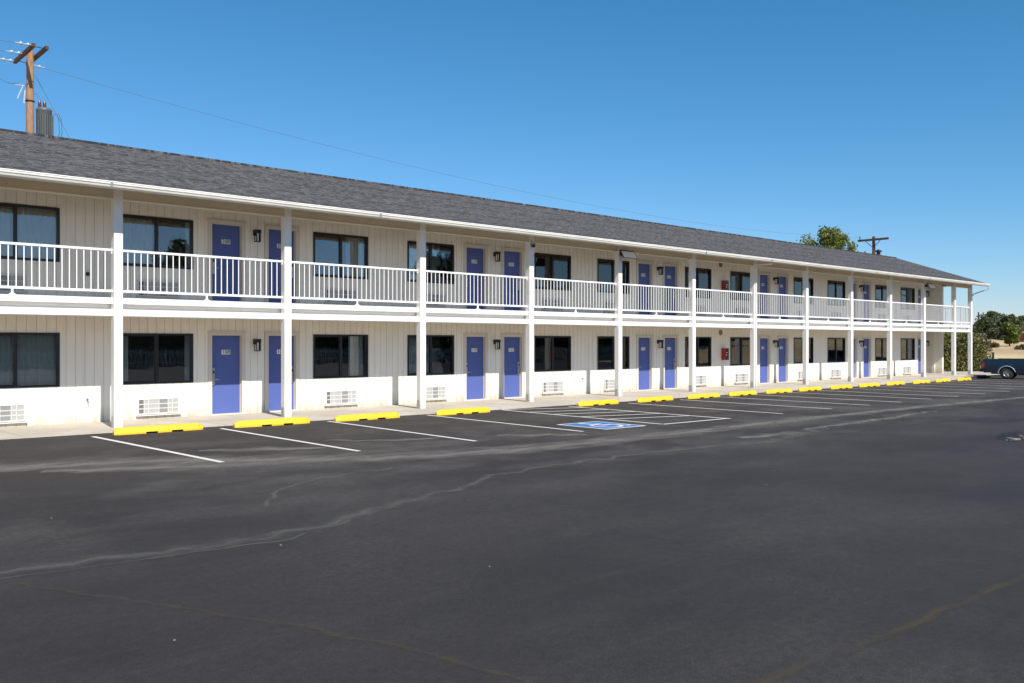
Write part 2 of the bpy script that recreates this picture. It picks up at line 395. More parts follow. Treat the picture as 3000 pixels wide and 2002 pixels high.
band([(.44 + .31 * math.cos(R(a)), .33 + .27 * math.sin(R(a))) for a in range(120, 372, 18)], .08)
build('accessible_parking_symbol', m, ['line paint', 'sign blue'], lot)
# seams, cracks, stains and dark blotches in the asphalt
S1 = [(60, 11.2), (35.1, 11.18), (27.6, 11.55), (21.5, 11.65), (18.1, 11.62), (14.1, 11.54), (12.2, 11.52), (10.5, 11.6), (9.0, 11.8), (7.6, 12.4), (6.35, 13.3), (5.05, 14.2), (2.3, 15.0)]
sheet('asphalt_seam', 'dusty seam', S1, [.3, .3, .34, .42, .5, .55, .75, .8, .85, 1.0, 1.3, 1.4, 1.2], .003, lot, jitter=.14)
S2 = [(18.8, 10.1), (15.1, 9.3), (13.6, 9.68), (11.3, 9.72), (9.7, 9.63), (8.63, 9.46), (8.04, 9.36), (7.09, 8.81), (6.2, 8.6), (5.07, 8.13), (4.4, 7.85), (3.87, 7.84), (3.01, 7.88), (.5, 8.3)]
sheet('asphalt_crack', 'crack stain', S2, [.5, .95, .6, .55, .4, .3, .34, .24, .26, .34, .36, .40, .34, .3], .0035, lot, jitter=.34)
sheet('asphalt_crack', 'crack stain', S2, [.10, .16, .12, .12, .09, .07, .10, .06, .06, .08, .09, .08, .05, .05], .0042, lot, jitter=.35)
sheet('asphalt_crack', 'crack stain', [(5.0, 8.0), (4.1, 7.62), (3.1, 7.7), (.5, 8.0)], .06, .004, lot, jitter=.1)
sheet('asphalt_crack', 'crack stain', [(7.6, 11.0), (6.3, 10.8), (5.3, 10.2), (4.7, 9.3)], .14, .004, lot, jitter=.2)
sheet('asphalt_crack', 'brown crack', [(1.2, 8.6), (1.7, 7.77), (2.19, 6.77), (2.56, 5.95), (2.96, 5.09), (3.2, 4.27), (3.4, 3.0)], .10, .0035, lot, jitter=.12)
sheet('asphalt_crack', 'brown crack', [(10.5, 2.4), (7.83, 2.49), (6.58, 2.54), (5.59, 2.57), (4.84, 2.63), (3.0, 2.72)], .15, .0035, lot, jitter=.06)
sheet('asphalt_seam', 'dusty seam', [(26, 10.6), (22, 10.3), (18, 10.2)], [.2, .5, .2], .003, lot, jitter=.3)
for P_, w_ in (([(3.6, 14.0), (5.2, 13.2), (7.0, 12.5)], [.5, 1.3, .6]), ([(6.3, 14.9), (7.4, 14.3), (8.2, 13.9)], [.3, .9, .3]), ([(8.8, 15.0), (9.8, 14.2), (10.8, 14.0)], [.2, .6, .2]), ([(12.0, 13.6), (13.6, 12.6)], [.4, .7]), ([(15.5, 10.1), (17.5, 9.9)], [.4, .9])):
    sheet('asphalt_blotch', 'dusty seam', P_, w_, .0025, lot, jitter=.25)
sheet('asphalt_blotch', 'dark blotch', [(21.2, 6.9), (20.3, 6.75), (19.4, 6.45), (18.9, 6.2)], [.1, .5, .6, .2], .0045, lot, jitter=.2)  # near-black irregular patch laid over the asphalt
sheet('asphalt_blotch', 'dark blotch', [(25.8, 8.0), (23.3, 7.9)], [.12, .06], .0045, lot)

# concrete walkway with joints at mid-bay, and the strip that runs on past the building
m = MB(); jx = [XL - 14] + [(POSTS[i] + POSTS[i + 1]) / 2 + .09 for i in range(len(POSTS) - 2)] + [56.0, 60.0, 64.0, 68.0]
for a, b in zip(jx, jx[1:]):
    m.box(a + .006, b - .006, 19.1, 24.3, -.30, 0)
m.box(jx[0], jx[-1], 19.108, 24.2, -.31, -.022)
tag(build('walkway', m, 'walk concrete', origin=(0, 0, 0)), kind='structure', label='concrete walkway along the motel')
m = MB(); m.box(50.7, 68, 18.93, 19.098, -.25, -.035)  # near-black strip along the walkway edge past the last bay
tag(build('kerb', m, 'slot dark', origin=(59, 19, -.25)), kind='structure', label='near-black kerb edge past the last wheel stop')

# ------------------------------------------------------------------ motel
motel = tag(empty('motel', (24, 24, 0)), 'long two-storey white motel with blue doors, balcony railing and dark shingle roof', 'building')
WINS = [4.19, 7.27, 12.42, 15.59, 20.86, 24.03, 29.28, 32.46, 37.62, 40.78, 45.83, 48.87]   # left edges
WW = 1.78; WZ0, WZ1 = .85, 2.07
DOORS = [(9.43, 0), (10.98, 1), (17.76, 0), (19.36, 1), (26.23, 0), (27.83, 1), (34.62, 0), (36.17, 1), (42.83, 0), (44.38, 1), (50.95, 0), (1.10, 0), (2.60, 1)]
DW = 1.005; DZ = 2.115
ACX = [(4.25, 5.27), (7.68, 8.70), (12.79, 13.81), (16.0, 17.02), (21.22, 22.24), (24.4, 25.42), (29.68, 30.70), (32.78, 33.80), (37.98, 39.0), (41.09, 42.11), (46.13, 47.15), (49.15, 50.17)]
XE = 52.12
# siding: vertical boards with real grooves, openings left out
def siding(x0, x1, z0, z1, holes):
    cols = set([x0, x1]); g0 = math.ceil(x0 / .2032)
    gro = []
    k = g0
    while k * .2032 < x1:
        a = k * .2032
        if a > x0 + .03 and a + .015 < x1 - .03: gro.append((a, a + .015)); cols |= {a, a + .015}
        k += 1
    for h in holes: cols |= {h[0], h[1]}
    cols = sorted(c for c in cols if x0 <= c <= x1)
    m = MB(); prev = 0
    for a, b in zip(cols, cols[1:]):
        c = (a + b) / 2; d = .015 if any(g[0] < c < g[1] for g in gro) else 0
        y = YW + d
        hs = sorted([(h[2], h[3]) for h in holes if h[0] < c < h[1]])
        z = z0; segs = []
        for ha, hb in hs:
            if ha > z: segs.append((z, ha))
            z = max(z, hb)
        if z < z1: segs.append((z, z1))
        for s0, s1 in segs: m.face([(a, y, s0), (b, y, s0), (b, y, s1), (a, y, s1)])
        if d:
            for s0, s1 in segs:
                m.face([(a, YW, s0), (a, y, s0), (a, y, s1), (a, YW, s1)]); m.face([(b, y, s0), (b, YW, s0), (b, YW, s1), (b, y, s1)])
    # reveals of the openings
    for h in holes:
        a, b, u, w = h; r = .14
        m.face([(a, YW, u), (a, YW + r, u), (a, YW + r, w), (a, YW, w)]); m.face([(b, YW + r, u), (b, YW, u), (b, YW, w), (b, YW + r, w)])
        m.face([(a, YW, w), (a, YW + r, w), (b, YW + r, w), (b, YW, w)]); m.face([(a, YW + r, u), (a, YW, u), (b, YW, u), (b, YW + r, u)])
    return m
def holes(dz):
    H = [(x + .01, x + WW - .01, WZ0 + .01 + dz, WZ1 - .01 + dz) for x in WINS]
    H += [(x + .04, x + DW - .04, 0.0 + dz, DZ - .04 + dz) for x, _ in DOORS]
    H += [(a + .04, b - .04, .12 + dz, .48 + dz) for a, b in ACX]
    return H
build('wall', siding(XL, XE, 0, FL - .24, holes(0)), 'wall paint', motel)
build('wall', siding(XL, XE, FL, 5.42, holes(FL)), 'wall paint', motel)
m = MB()   # end wall, back wall, return walls, dark rooms
YB = 29.4; XI = 54.13
m.box(XI, XR, 21.62, YB, 0, 5.25); m.box(XL, XR, YB, YB + .2, 0, 5.4)
m.face([(XR, 21.62, 5.25), (XR, YB, 5.25), (XR, 24.6, 6.95)])
m.box(XL - .002, XL + .15, YW + .15, YB, 0, 5.3); m.box(XE - .02, XE + .10, YW + .012, 24.0, 0, 5.4); m.box(XE, XI, 24.0, 24.15, 0, 5.5)
m.box(XI - .05, XI - .001, 22.05, 22.22, 0, FL - .3)
build('wall', m, 'wall paint', motel)
m = MB()
m.box(XL + .15, XE - .02, 23.6, 23.7, 0, 5.4); m.box(XL + .15, XE - .02, YW + .2, 23.6, -.02, .004); m.box(XL + .15, XE - .02, YW + .2, 23.6, FL - .2, FL)
for k in range(12): xx = 2.1 + 4.19 * k; m.box(xx + .1, xx + .2, YW + .16, 23.6, 0, 5.4)
build('room_interior', m, 'interior', motel)
# window
def window(x, dz, mull=.5):
    m = MB(); f = .047; a, b, u, w = x, x + WW, WZ0 + dz, WZ1 + dz; y0, y1 = YW - .018, YW + .06
    m.box(a, b, y0, y1, w - f, w); m.box(a, b, y0, y1, u, u + f); m.box(a, a + f, y0, y1, u + f, w - f); m.box(b - f, b, y0, y1, u + f, w - f)
    c = a + WW * mull; m.box(c - .04, c + .03, y0 + .012, y1, u + f, w - f)
    m.box(a + f, a + f + .025, YW + .01, y1, u + f, w - f); m.box(a + f + .025, c - .04, YW + .012, y1, u + f, u + f + .025); m.box(a + f + .025, c - .04, YW + .012, y1, w - f - .025, w - f)
    o = build('window', m, 'bronze', motel)
    g = MB(); g.box(a + f + .02, c - .03, YW + .035, YW + .041, u + f + .02, w - f - .02); build('window_pane', g, 'window glass', o)
    g = MB(); g.box(c + .02, b - f, YW + .050, YW + .056, u + f, w - f); build('window_pane', g, 'window glass', o)
    return o
def curtain(win, x0, x1, dz, seed):
    r = random.Random(seed); m = MB(); n = max(8, int((x1 - x0) / .016)); V = []; per = .085 + r.random() * .03; ph = r.random() * 6
    for i in range(n + 1):
        x = x0 + (x1 - x0) * i / n; t = 2 * math.pi * (x - x0) / per + ph
        dy = .022 * math.sin(t) + .010 * math.sin(t * .43 + 1) + .006 * math.sin(t * 2.1)
        V += [(x, YW + .13 + dy * .8, WZ0 + dz - .05), (x, YW + .13 + dy, WZ0 + .6 + dz), (x, YW + .13 + dy * .6, WZ1 + dz + .02)]
    m.grid(V, [(i * 3 + j, i * 3 + 3 + j, i * 3 + 4 + j, i * 3 + 1 + j) for i in range(n) for j in (0, 1)], 0, True)
    build('curtain', m, 'curtain', win)
LOW = [[(0, 1)], [(0, .13), (.93, 1)], [(.68, .97)], [(0, .52), (.95, 1)], [(.56, .97)], [(.02, .12), (.6, 1)], [(0, 1)], [(.5, .78)], [(.9, 1)], [(.72, 1)], [(.55, 1)], [(.0, .5), (.85, 1)]]
UPP = [[(0, 1)], [(0, .46), (.93, 1)], [(.64, .97)], [(0, 1)], [(.5, 1)], [(0, .9)], [(0, 1)], [(0, .45), (.55, .98)], [(.9, 1)], [(0, 1)], [(.5, 1)], [(0, .4)]]
for dz, CV in ((0, LOW), (FL - .02, UPP)):
    for i, x in enumerate(WINS):
        o = window(x, dz)
        for a, b in CV[i]: curtain(o, x + .03 + a * (WW - .06), x + .03 + b * (WW - .06), dz, i * 7 + int(dz * 10))
# doors
def text_mesh(txt, size):
    cu = bpy.data.curves.new('t', 'FONT'); cu.body = txt; cu.size = size; cu.align_x = 'CENTER'; cu.align_y = 'CENTER'; cu.resolution_u = 3; cu.offset = .0016
    o = bpy.data.objects.new('t', cu); C.objects.link(o); bpy.context.view_layer.update()
    me = bpy.data.meshes.new_from_object(o.evaluated_get(bpy.context.evaluated_depsgraph_get()))
    V = [tuple(v.co) for v in me.vertices]; F = [tuple(p.vertices) for p in me.polygons]
    bpy.data.objects.remove(o); bpy.data.curves.remove(cu); bpy.data.meshes.remove(me); return V, F
def door(x, side, num, dz):
    m = MB(); a, b = x + .105, x + DW - .105; y = YW + .085
    m.box(a, b, y, y + .045, .03 + dz, 2.02 + dz)
    d = build('door', m, 'door paint', motel)
    m = MB(); X0, X1 = x, x + DW; zt = DZ + dz
    m.box(X0, a, YW - .022, YW + .12, dz, zt); m.box(b, X1, YW - .022, YW + .12, dz, zt); m.box(a, b, YW - .022, YW + .12, 2.025 + dz, zt)
    m.box(a, a + .012, y - .02, y - .002, .03 + dz, 2.02 + dz); m.box(b - .012, b, y - .02, y - .002, .03 + dz, 2.02 + dz)
    m.box(X0 - .012, X1 + .012, YW - .034, YW - .001, zt + .001, zt + .016)
    m.box(a, b, YW - .04, YW + .12, dz, .027 + dz)
    build('door_frame', m, 'frame paint', d)
    hx = a + .07 if side == 0 else b - .07
    m = MB(); m.bbox(hx - .038, hx + .038, y - .035, y - .001, .76 + dz, 1.20 + dz, .012)
    s_ = 1 if side == 0 else -1
    m.tube([(hx, y - .03, .91 + dz), (hx, y - .075, .91 + dz), (hx + s_ * .02, y - .085, .91 + dz), (hx + s_ * .11, y - .085, .905 + dz)], .010, 8)
    m.box(hx - .02, hx + .02, y - .042, y - .034, 1.06 + dz, 1.13 + dz, 1)
    build('door_handle', m, ['steel', 'black metal'], d)
    cx = (a + b) / 2 + .01; m = MB(); m.bbox(cx - .118, cx + .118, y - .008, y - .001, 1.54 + dz, 1.66 + dz, .003)
    V, F = text_mesh(num, .14); m.grid([(cx + v[0], y - .0095, 1.60 + dz + v[1]) for v in V], F, 1)
    build('number_plate', m, ['plate white', 'digit black'], d)
for i, (x, s_) in enumerate(DOORS):
    n = 108 + i if i < 11 else 106 + (i - 11)
    door(x, s_, str(n), 0); door(x, s_, str(n + 100), FL)
# through-wall air conditioners
def aircon(a, b, dz):
    z0, z1 = .115, .50; y0 = YW - .045
    m = MB(); m.box(a, b, y0, YW - .001, z0 + dz, z0 + .03 + dz); m.box(a, b, y0, YW - .001, z1 - .03 + dz, z1 + dz)
    m.box(a, a + .03, y0, YW - .001, z0 + .03 + dz, z1 - .03 + dz); m.box(b - .03, b, y0, YW - .001, z0 + .03 + dz, z1 - .03 + dz)
    m.box(a - .03, b + .03, YW - .075, YW - .001, z0 - .032 + dz, z0 - .012 + dz)
    w = b - a - .06; x = a + .03; cols = [(.0, .13, 1), (.13, .24, 2), (.24, .50, 2), (.50, .73, 3), (.73, .84, 2), (.84, 1, 2)]
    g = MB()
    for u0, u1, mi in cols:
        d = .02 if mi == 1 else .012
        g.face([(x + u0 * w, y0 + d, z0 + .03 + dz), (x + u1 * w, y0 + d, z0 + .03 + dz), (x + u1 * w, y0 + d, z1 - .03 + dz), (x + u0 * w, y0 + d, z1 - .03 + dz)], mi)
        g.box(x + u1 * w - .008, x + u1 * w + .006, y0 + .002, y0 + .022, z0 + .03 + dz, z1 - .03 + dz)
    hgt = (z1 - z0 - .06)
    for k in (1, 2):
        z = z0 + .03 + hgt * k / 3 + dz; g.box(x, x + w, y0 + .003, y0 + .023, z - .009, z + .009)
    for k in range(1, 18):
        z = z0 + .03 + hgt * k / 18 + dz; g.box(x, x + w, y0 + .010, y0 + .022, z - .0025, z + .0025, 2)
    m.box(a + .03, b - .03, YW - .012, YW - .001, z0 + .03 + dz, z1 - .03 + dz)
    o = build('air_conditioner', m, 'grille white', motel); build('grille', g, ['grille white', 'grille dark', 'grille light', 'grille mid'], o)
for a, b in ACX: aircon(a, b, 0); aircon(a, b, FL)
# posts
for i, x in enumerate(POSTS):
    m = MB(); m.bbox(x, x + PW, YP, YP + PW, 0, 5.30, .006)
    o = build('post', m, 'trim paint', motel)
    m = MB(); m.box(x - .006, x + PW + .006, YP + .05, YP + PW - .03, .02, .24)
    build('post_base_strap', m, 'galvanised', o)
# balcony floor, fascia, beam
m = MB(); m.box(XL, XR, 20.30, YW - .003, FL - .24, FL); build('balcony_floor', m, 'walk concrete', motel)
m = MB(); m.box(XL, XR - .02, 20.225, YW - .004, FL - .262, FL - .242); build('balcony_ceiling', m, 'ceiling paint', motel)
m = MB(); m.box(XL, XR - .03, 20.24, 20.298, 2.60, 2.838); build('balcony_rim', m, 'trim paint', motel)
for i in range(len(POSTS) - 1):
    a, b = POSTS[i] + PW, POSTS[i + 1]
    m = MB(); m.box(a, b, 20.06, 20.238, 2.69, 2.822); build('balcony_fascia', m, 'trim paint', motel)
    m = MB(); m.box(a, b, 20.04, 20.22, 2.427, 2.572); m.box(a, b, 20.055, 20.2, 2.412, 2.426); build('beam', m, 'trim paint', motel)
    m = MB(); m.box(a, b, 20.03, 20.20, 4.985, 5.36); m.box(a, b, 20.005, 20.22, 4.962, 4.984); m.box(a, b, 20.012, 20.029, 5.0, 5.012)
    build('header', m, 'soffit paint', motel)
# railings
nb = 0; rest = MB()
for i in range(len(POSTS) - 1):
    a, b = POSTS[i] + PW, POSTS[i + 1]; yc = 20.11
    m = MB(); m.bbox(a - .002, b + .002, yc - .025, yc + .025, 3.835, 3.883, .004); m.box(a, b, yc - .02, yc + .02, 2.945, 2.995)
    mid = (a + b) / 2
    m.box(mid - .02, mid + .02, yc - .018, yc + .018, 2.86, 2.944)
    m.extr([(mid - .075, 2.8225), (mid + .075, 2.8225), (mid + .05, 2.835), (mid + .028, 2.859), (mid - .028, 2.859), (mid - .05, 2.835)], 'y', yc - .03, yc + .03)
    m.box(a, a + .02, yc - .01, yc + .05, 3.78, 3.85); m.box(b - .02, b, yc - .01, yc + .05, 3.78, 3.85)
    rl = build('railing', m, 'rail paint', motel)
    n = max(2, round((b - a) / .142)); st = (b - a) / n
    for k in range(1, n):
        x = a + k * st; mm = MB(); mm.box(x - .0095, x + .0095, yc - .0095, yc + .0095, 2.996, 3.834)
        if i in (1, 2, 3, 4) and nb < 100 and x > 4.3: build('baluster', mm, 'rail paint', rl); nb += 1
        else: rest.add(mm)
# side return rail at the far end
m = MB(); m.box(54.14, 54.18, 20.19, 21.6, 3.835, 3.883); m.box(54.14, 54.18, 20.19, 21.6, 2.945, 2.995)
build('railing', m, 'rail paint', motel)
for k in range(1, 10): rest.box(54.15, 54.17, 20.18 + .14 * k, 20.2 + .14 * k, 2.996, 3.834)
tag(build('baluster', rest, 'rail paint', motel), kind='stuff')
# roof
YE, YR, YK = 19.15, 24.6, 30.1; ZE, ZR = 5.165, 7.065; XG = 54.38
def zr(y): return ZE + .012 + (ZR - ZE) * (y - YE) / (YR - YE)
m = MB(); nrow = 40
# real stepped shingle courses on the front slope
for k in range(nrow):
    ya = YE + (YR - YE) * k / nrow; yb = YE + (YR - YE) * (k + 1) / nrow; t = .010
    m.face([(XL - .3, ya, zr(ya) + t), (XG, ya, zr(ya) + t), (XG, yb, zr(yb) + .001), (XL - .3, yb, zr(yb) + .001)])
    m.face([(XL - .3, ya, zr(ya)), (XG, ya, zr(ya)), (XG, ya, zr(ya) + t), (XL - .3, ya, zr(ya) + t)])
zb = ZR - (ZR - ZE) * (YK - YR) / (YR - YE)
m.face([(XL - .3, YR, ZR), (XG, YR, ZR), (XG, YK, zb), (XL - .3, YK, zb)])
m.box(XL - .3, XG + .004, YR - .14, YR + .14, ZR - .03, ZR + .022)
roof = build('roof', m, 'shingles', motel)
m = MB(); th = .11   # deck and soffit
for ya, yb in ((YE + .02, YR), (YR, YK)):
    za, zb2 = (zr(ya), ZR) if ya < YR - 1 else (ZR, zb)
    m.face([(XL - .3, ya, za - th), (XL - .3, yb, zb2 - th), (XG - .02, yb, zb2 - th), (XG - .02, ya, za - th)])
    m.face([(XG - .02, ya, za - th), (XG - .02, yb, zb2 - th), (XG - .02, yb, zb2 - .004), (XG - .02, ya, za - .004)])
    m.face([(XL - .3, ya, za - th), (XL - .3, yb, zb2 - th), (XL - .3, yb, zb2 - .004), (XL - .3, ya, za - .004)])
m.box(XL - .3, XG - .02, YE + .03, YE + .05, 5.03, 5.16)
build('soffit', m, 'soffit paint', motel)
m = MB(); prof = [(YE + .028, 5.146), (YE - .060, 5.150), (YE - .10, 5.150), (YE - .10, 5.118), (YE - .070, 5.108), (YE - .070, 5.098), (YE - .086, 5.088), (YE - .075, 5.060), (YE - .045, 5.038), (YE + .028, 5.036)]
m.extr(prof, 'x', XL - .3, XG - .01); g_ = build('gutter', m, 'gutter paint', motel)
m = MB()
for x in (26.9, 31.3, 6.2, 12.8, 40.3, 46.2): m.box(x, x + .05, YE - .104, YE - .099, 5.05, 5.155)
build('gutter_strap', m, 'steel', g_)
m = MB(); m.box(XL - .3, XG - .012, YE - .045, YE + .015, 5.172, 5.186); build('drip_edge', m, 'trim paint', motel)
m = MB()   # downspouts
m.tube([(54.28, 19.12, 5.04), (54.28, 19.12, 4.93), (54.27, 19.2, 4.86), (54.2, 19.9, 4.62), (54.17, 19.97, 4.5)], .035, 8)
build('downspout', m, 'trim paint', motel)
m = MB(); m.box(31.55, 31.62, YP - .05, YP - .002, 0.05, 5.0); m.box(31.56, 31.61, YE + .05, YP - .05, 4.95, 5.01); build('downspout', m, 'trim paint', motel)
# vent pipe with rain cap on the back slope
m = MB(); vx, vy, vz = 56.05 - 2.3, 25.3, 6.7
m.tube([(vx, vy, 6.6), (vx, vy, 7.42)], .12, 12); m.lathe([(.0, .16), (.20, .06), (.22, .0), (.0, .0)], vx, vy, 7.44, 14)
build('vent_pipe', m, 'black metal', motel)

# ------------------------------------------------------------------ things fixed to the walls
def lantern(x, dz):
    y = YW
    o = empty('wall_lantern', (x, y, 1.62 + dz))
    m = MB(); m.box(x - .05, x + .05, y - .02, y - .001, 1.80 + dz, 1.94 + dz); m.box(x - .055, x + .055, y - .10, y - .02, 1.87 + dz, 1.925 + dz)
    build('mounting_plate', m, 'black metal', o)
    m = MB(); c0, c1, f0, f1 = x - .062, x + .062, y - .22, y - .095; z0, z1 = 1.62 + dz, 1.94 + dz
    m.box(c0 - .008, c1 + .008, f0 - .008, f1 + .008, z1 - .09, z1); m.box(c0, c1, f0, f1, z0, z0 + .02)
    for px, py in ((c0, f0), (c1 - .018, f0), (c0, f1 - .018), (c1 - .018, f1 - .018)): m.box(px, px + .018, py, py + .018, z0 + .02, z1 - .09)
    m.box(c1 - .02, c1 - .012, f0 + .018, f1 - .018, z0 + .02, z1 - .09)
    build('lantern_frame', m, 'black metal', o)
    m = MB(); m.tube([(x, (f0 + f1) / 2, z0 + .02), (x, (f0 + f1) / 2, z1 - .09)], .034, 10); build('lamp_glass', m, 'led panel', o)
    return o
L0 = lantern(10.70, 0)
LX = [(10.70, 108), (19.06, 110), (27.53, 112), (35.9, 114), (44.10, 116)]
for i, (x, n) in enumerate(LX):
    for f, dz in ((0, 0), (1, FL + .01)):
        o = L0 if (i == 0 and f == 0) else copy_tree(L0, None, (x - 10.70, 0, dz))
        tag(o, 'black wall lantern between blue doors %d and %d on the %s floor' % (n + 100 * f, n + 1 + 100 * f, ('ground', 'upper')[f]), 'wall lamp', 'black wall lanterns beside the room doors')
for f, dz in ((0, 0), (1, FL + .01)):
    o = copy_tree(L0, None, (52.0 - 10.70, -.02, dz))
    tag(o, 'black wall lantern at the far right wall corner, %s floor' % ('ground', 'upper')[f], 'wall lamp', 'black wall lanterns beside the room doors')
def flood(x, z, w=.74):
    o = empty('floodlight', (x, 19.97, z)); m = MB()
    m.box(x - .07, x + .07, 19.86, 19.978, z - .06, z + .06); m.tube([(x, 19.88, z), (x, 19.82, z + .02)], .03, 8)
    m.tube([(x - .2, 19.8, z + .0), (x + .2, 19.8, z + .0)], .02, 6)
    build('bracket', m, 'black metal', o)
    m = MB(); c, s_ = math.cos(R(32)), math.sin(R(32))
    def P(u, v, t): return (x + .12 + u, 19.74 + v * s_ * 1 - t * c, z + .0 + v * c + -t * s_)
    def slab(u0, u1, v0, v1, t0, t1, mi):
        V = [P(u, v, t) for t in (t0, t1) for u, v in ((u0, v0), (u1, v0), (u1, v1), (u0, v1))]
        m.grid(V, [(0, 1, 2, 3), (7, 6, 5, 4), (0, 4, 5, 1), (1, 5, 6, 2), (2, 6, 7, 3), (3, 7, 4, 0)], mi)
    slab(-w * .55, w * .45, -.17, .15, 0, .05, 0); h = build('lamp_housing', m, 'black metal', o)
    m = MB(); slab(-w * .55 + .03, w * .45 - .03, -.14, .12, .051, .056, 0); build('lamp_lens', m, 'led panel', h)
    return o
tag(flood(23.28, 4.88), 'large black floodlight with pale lens on the post between doors 211 and 212', 'floodlight', 'floodlights on the balcony posts')
tag(flood(47.85, 4.84), 'small black floodlight on the third post from the far right end', 'floodlight', 'floodlights on the balcony posts')
o = empty('security_camera', (19.06, YP - .01, 4.86)); m = MB()
m.lathe([(.0, .0), (.05, .005), (.062, .03), (.062, .06), (.0, .075)], 19.06, YP - .07, 4.80, 16); build('camera_base', m, 'black metal', o)
m = MB(); m.lathe([(.0, -.055), (.035, -.045), (.055, -.01), (.055, .02), (.0, .03)], 19.075, YP - .075, 4.92, 16); build('camera_dome', m, 'galvanised', o)
m = MB(); m.tube([(19.0, YP - .02, 4.84), (18.985, YP - .04, 4.93), (19.02, YP - .03, 5.01), (19.06, YP - .02, 5.03)], .008, 6); build('cable', m, 'black metal', o)
tag(o, 'round security camera with looped cable high on the fourth visible post', 'camera')
m = MB(); m.box(50.0, 50.45, 19.90, 20.02, 4.90, 4.95); tag(build('box_lamp', m, 'black metal'), 'flat black strip lamp under the eave right of the far floodlight', 'lamp')
def cabinet(dz, z0=1.10, z1=1.60):
    x0, x1 = 31.80, 32.06; o = empty('extinguisher_cabinet', ((x0 + x1) / 2, YW, z0 + dz)); m = MB(); y = YW - .20
    m.box(x0, x1, y, YW - .001, z0 + dz, z1 + dz); build('cabinet_box', m, 'red enamel', o)
    m = MB(); m.box(x0 + .03, x1 - .01, y - .008, y - .001, z0 + .03 + dz, z1 - .03 + dz); build('cabinet_window', m, 'dark glass', o)
    m = MB(); m.box(x0 + .05, x0 + .10, y - .012, y - .009, z0 + .18 + dz, z0 + .24 + dz); m.box(x0 + .06, x0 + .14, y - .012, y - .009, z0 + .30 + dz, z0 + .33 + dz); build('sticker', m, 'plate white', o)
    return o
tag(cabinet(0), 'red fire extinguisher cabinet on the ground floor wall', 'extinguisher cabinet', 'fire extinguisher cabinets')
tag(cabinet(FL + .02), 'red fire extinguisher cabinet on the upper floor wall behind the railing', 'extinguisher cabinet', 'fire extinguisher cabinets')
for dz, w in ((2.26, 'ground floor wall above the red cabinet'), (5.14, 'upper floor wall below the eave')):
    m = MB(); m.lathe([(.0, -.03), (.05, -.035), (.055, -.02), (.10, -.03), (.125, -.015), (.125, 0)], 31.74, YW - .001, dz, 20, 0, 'y')
    tag(build('round_vent', m, 'vent brown'), 'round brown vent on the ' + w, 'vent', 'round vents on the wall')
def bib(x, z):
    m = MB(); m.lathe([(.0, -.03), (.03, -.025), (.03, 0)], x, YW - .001, z, 10, 0, 'y')
    m.tube([(x, YW - .02, z), (x, YW - .09, z), (x, YW - .11, z - .03), (x, YW - .11, z - .07)], .013, 8); m.lathe([(.0, .05), (.03, .05), (.03, .04), (.0, .04)], x, YW - .08, z, 8)
    return build('water_tap', m, 'galvanised')
tag(bib(6.56, .53), 'small metal water tap low on the white wall, left of the nearest full post', 'tap', 'water taps on the wall')
tag(bib(23.22, .56), 'small metal water tap low on the white wall, right of door 111', 'tap', 'water taps on the wall')
m = MB(); m.box(6.53, 6.60, YW - .03, YW - .001, 3.39, 3.47); tag(build('outlet_box', m, 'black metal'), 'small dark outlet box on the upper wall behind the railing', 'outlet box')

# ------------------------------------------------------------------ wheel stops
def wheel_stop(x):
    y0 = 18.50; g = gz(x + .9) + .001; L = 1.83; o = empty('wheel_stop', (x + L / 2, y0 + .08, g)); m = MB()
    segs = [(0, 0), (.10, 0), (.62, 0), (.62, 1), (.86, 1), (.86, 0), (1.15, 0), (1.15, 1), (1.39, 1), (1.39, 0), (L - .10, 0), (L, 0)]
    def ring(u, slot):
        e = .10 if u in (0, L) else .145; b = .035 if slot else 0; q_ = .03 if u in (0, L) else 0
        return [(x + u, y0 + q_, g + b), (x + u, y0 + q_, g + max(.03, b)), (x + u, y0 + .035 + q_, g + e - .012), (x + u, y0 + .05 + q_, g + e), (x + u, y0 + .12 - q_, g + e), (x + u, y0 + .135 - q_, g + e - .012), (x + u, y0 + .17 - q_, g + max(.03, b)), (x + u, y0 + .17 - q_, g + b)]
    RR = [ring(u, s_) for u, s_ in segs]; V = [p_ for r_ in RR for p_ in r_]; F = []
    for k in range(len(RR) - 1):
        for j in range(8): F.append((k * 8 + j, k * 8 + (j + 1) % 8, k * 8 + 8 + (j + 1) % 8, k * 8 + 8 + j))
    m.grid(V, F); m.face(RR[0]); m.face(list(reversed(RR[-1])))
    build('stop_body', m, 'yellow paint', o)
    for u in (.60, 1.13):
        m = MB(); m.box(x + u, x + u + .28, y0 + .06, y0 + .11, g + .0, g + .034); build('drain_slot', m, 'slot dark', o)
    return o
STX = [6.1, 8.65, 11.22, 14.25, 19.6, 22.4, 25.1, 27.6, 30.05, 32.5, 35.1, 37.75, 40.35, 43.0, 45.6, 48.3]
names = ['far left, below the first full post', 'second from the left, in front of door 109', 'third from the left, between the second and third parking bays', 'fourth from the left, in front of doors 110 and 111',
         'just beyond the blue accessible parking symbol', 'first to the right of the hatched access aisle stop', 'seventh from the left in the row', 'eighth from the left in the row', 'ninth from the left in the row', 'tenth from the left in the row',
         'sixth from the right end of the row', 'fifth from the right end of the row', 'fourth from the right end of the row', 'third from the right end of the row', 'second from the right end of the row', 'last at the right end of the row']
ws0 = wheel_stop(STX[0])
for i, x in enumerate(STX):
    o = ws0 if i == 0 else copy_tree(ws0, None, (x - STX[0], rnd.uniform(-.05, .05), gz(x + .9) - gz(STX[0] + .9)))
    if i: o.rotation_euler.z = rnd.uniform(-.025, .025)
    tag(o, 'yellow concrete wheel stop, ' + names[i], 'wheel stop', 'yellow wheel stops along the walkway')

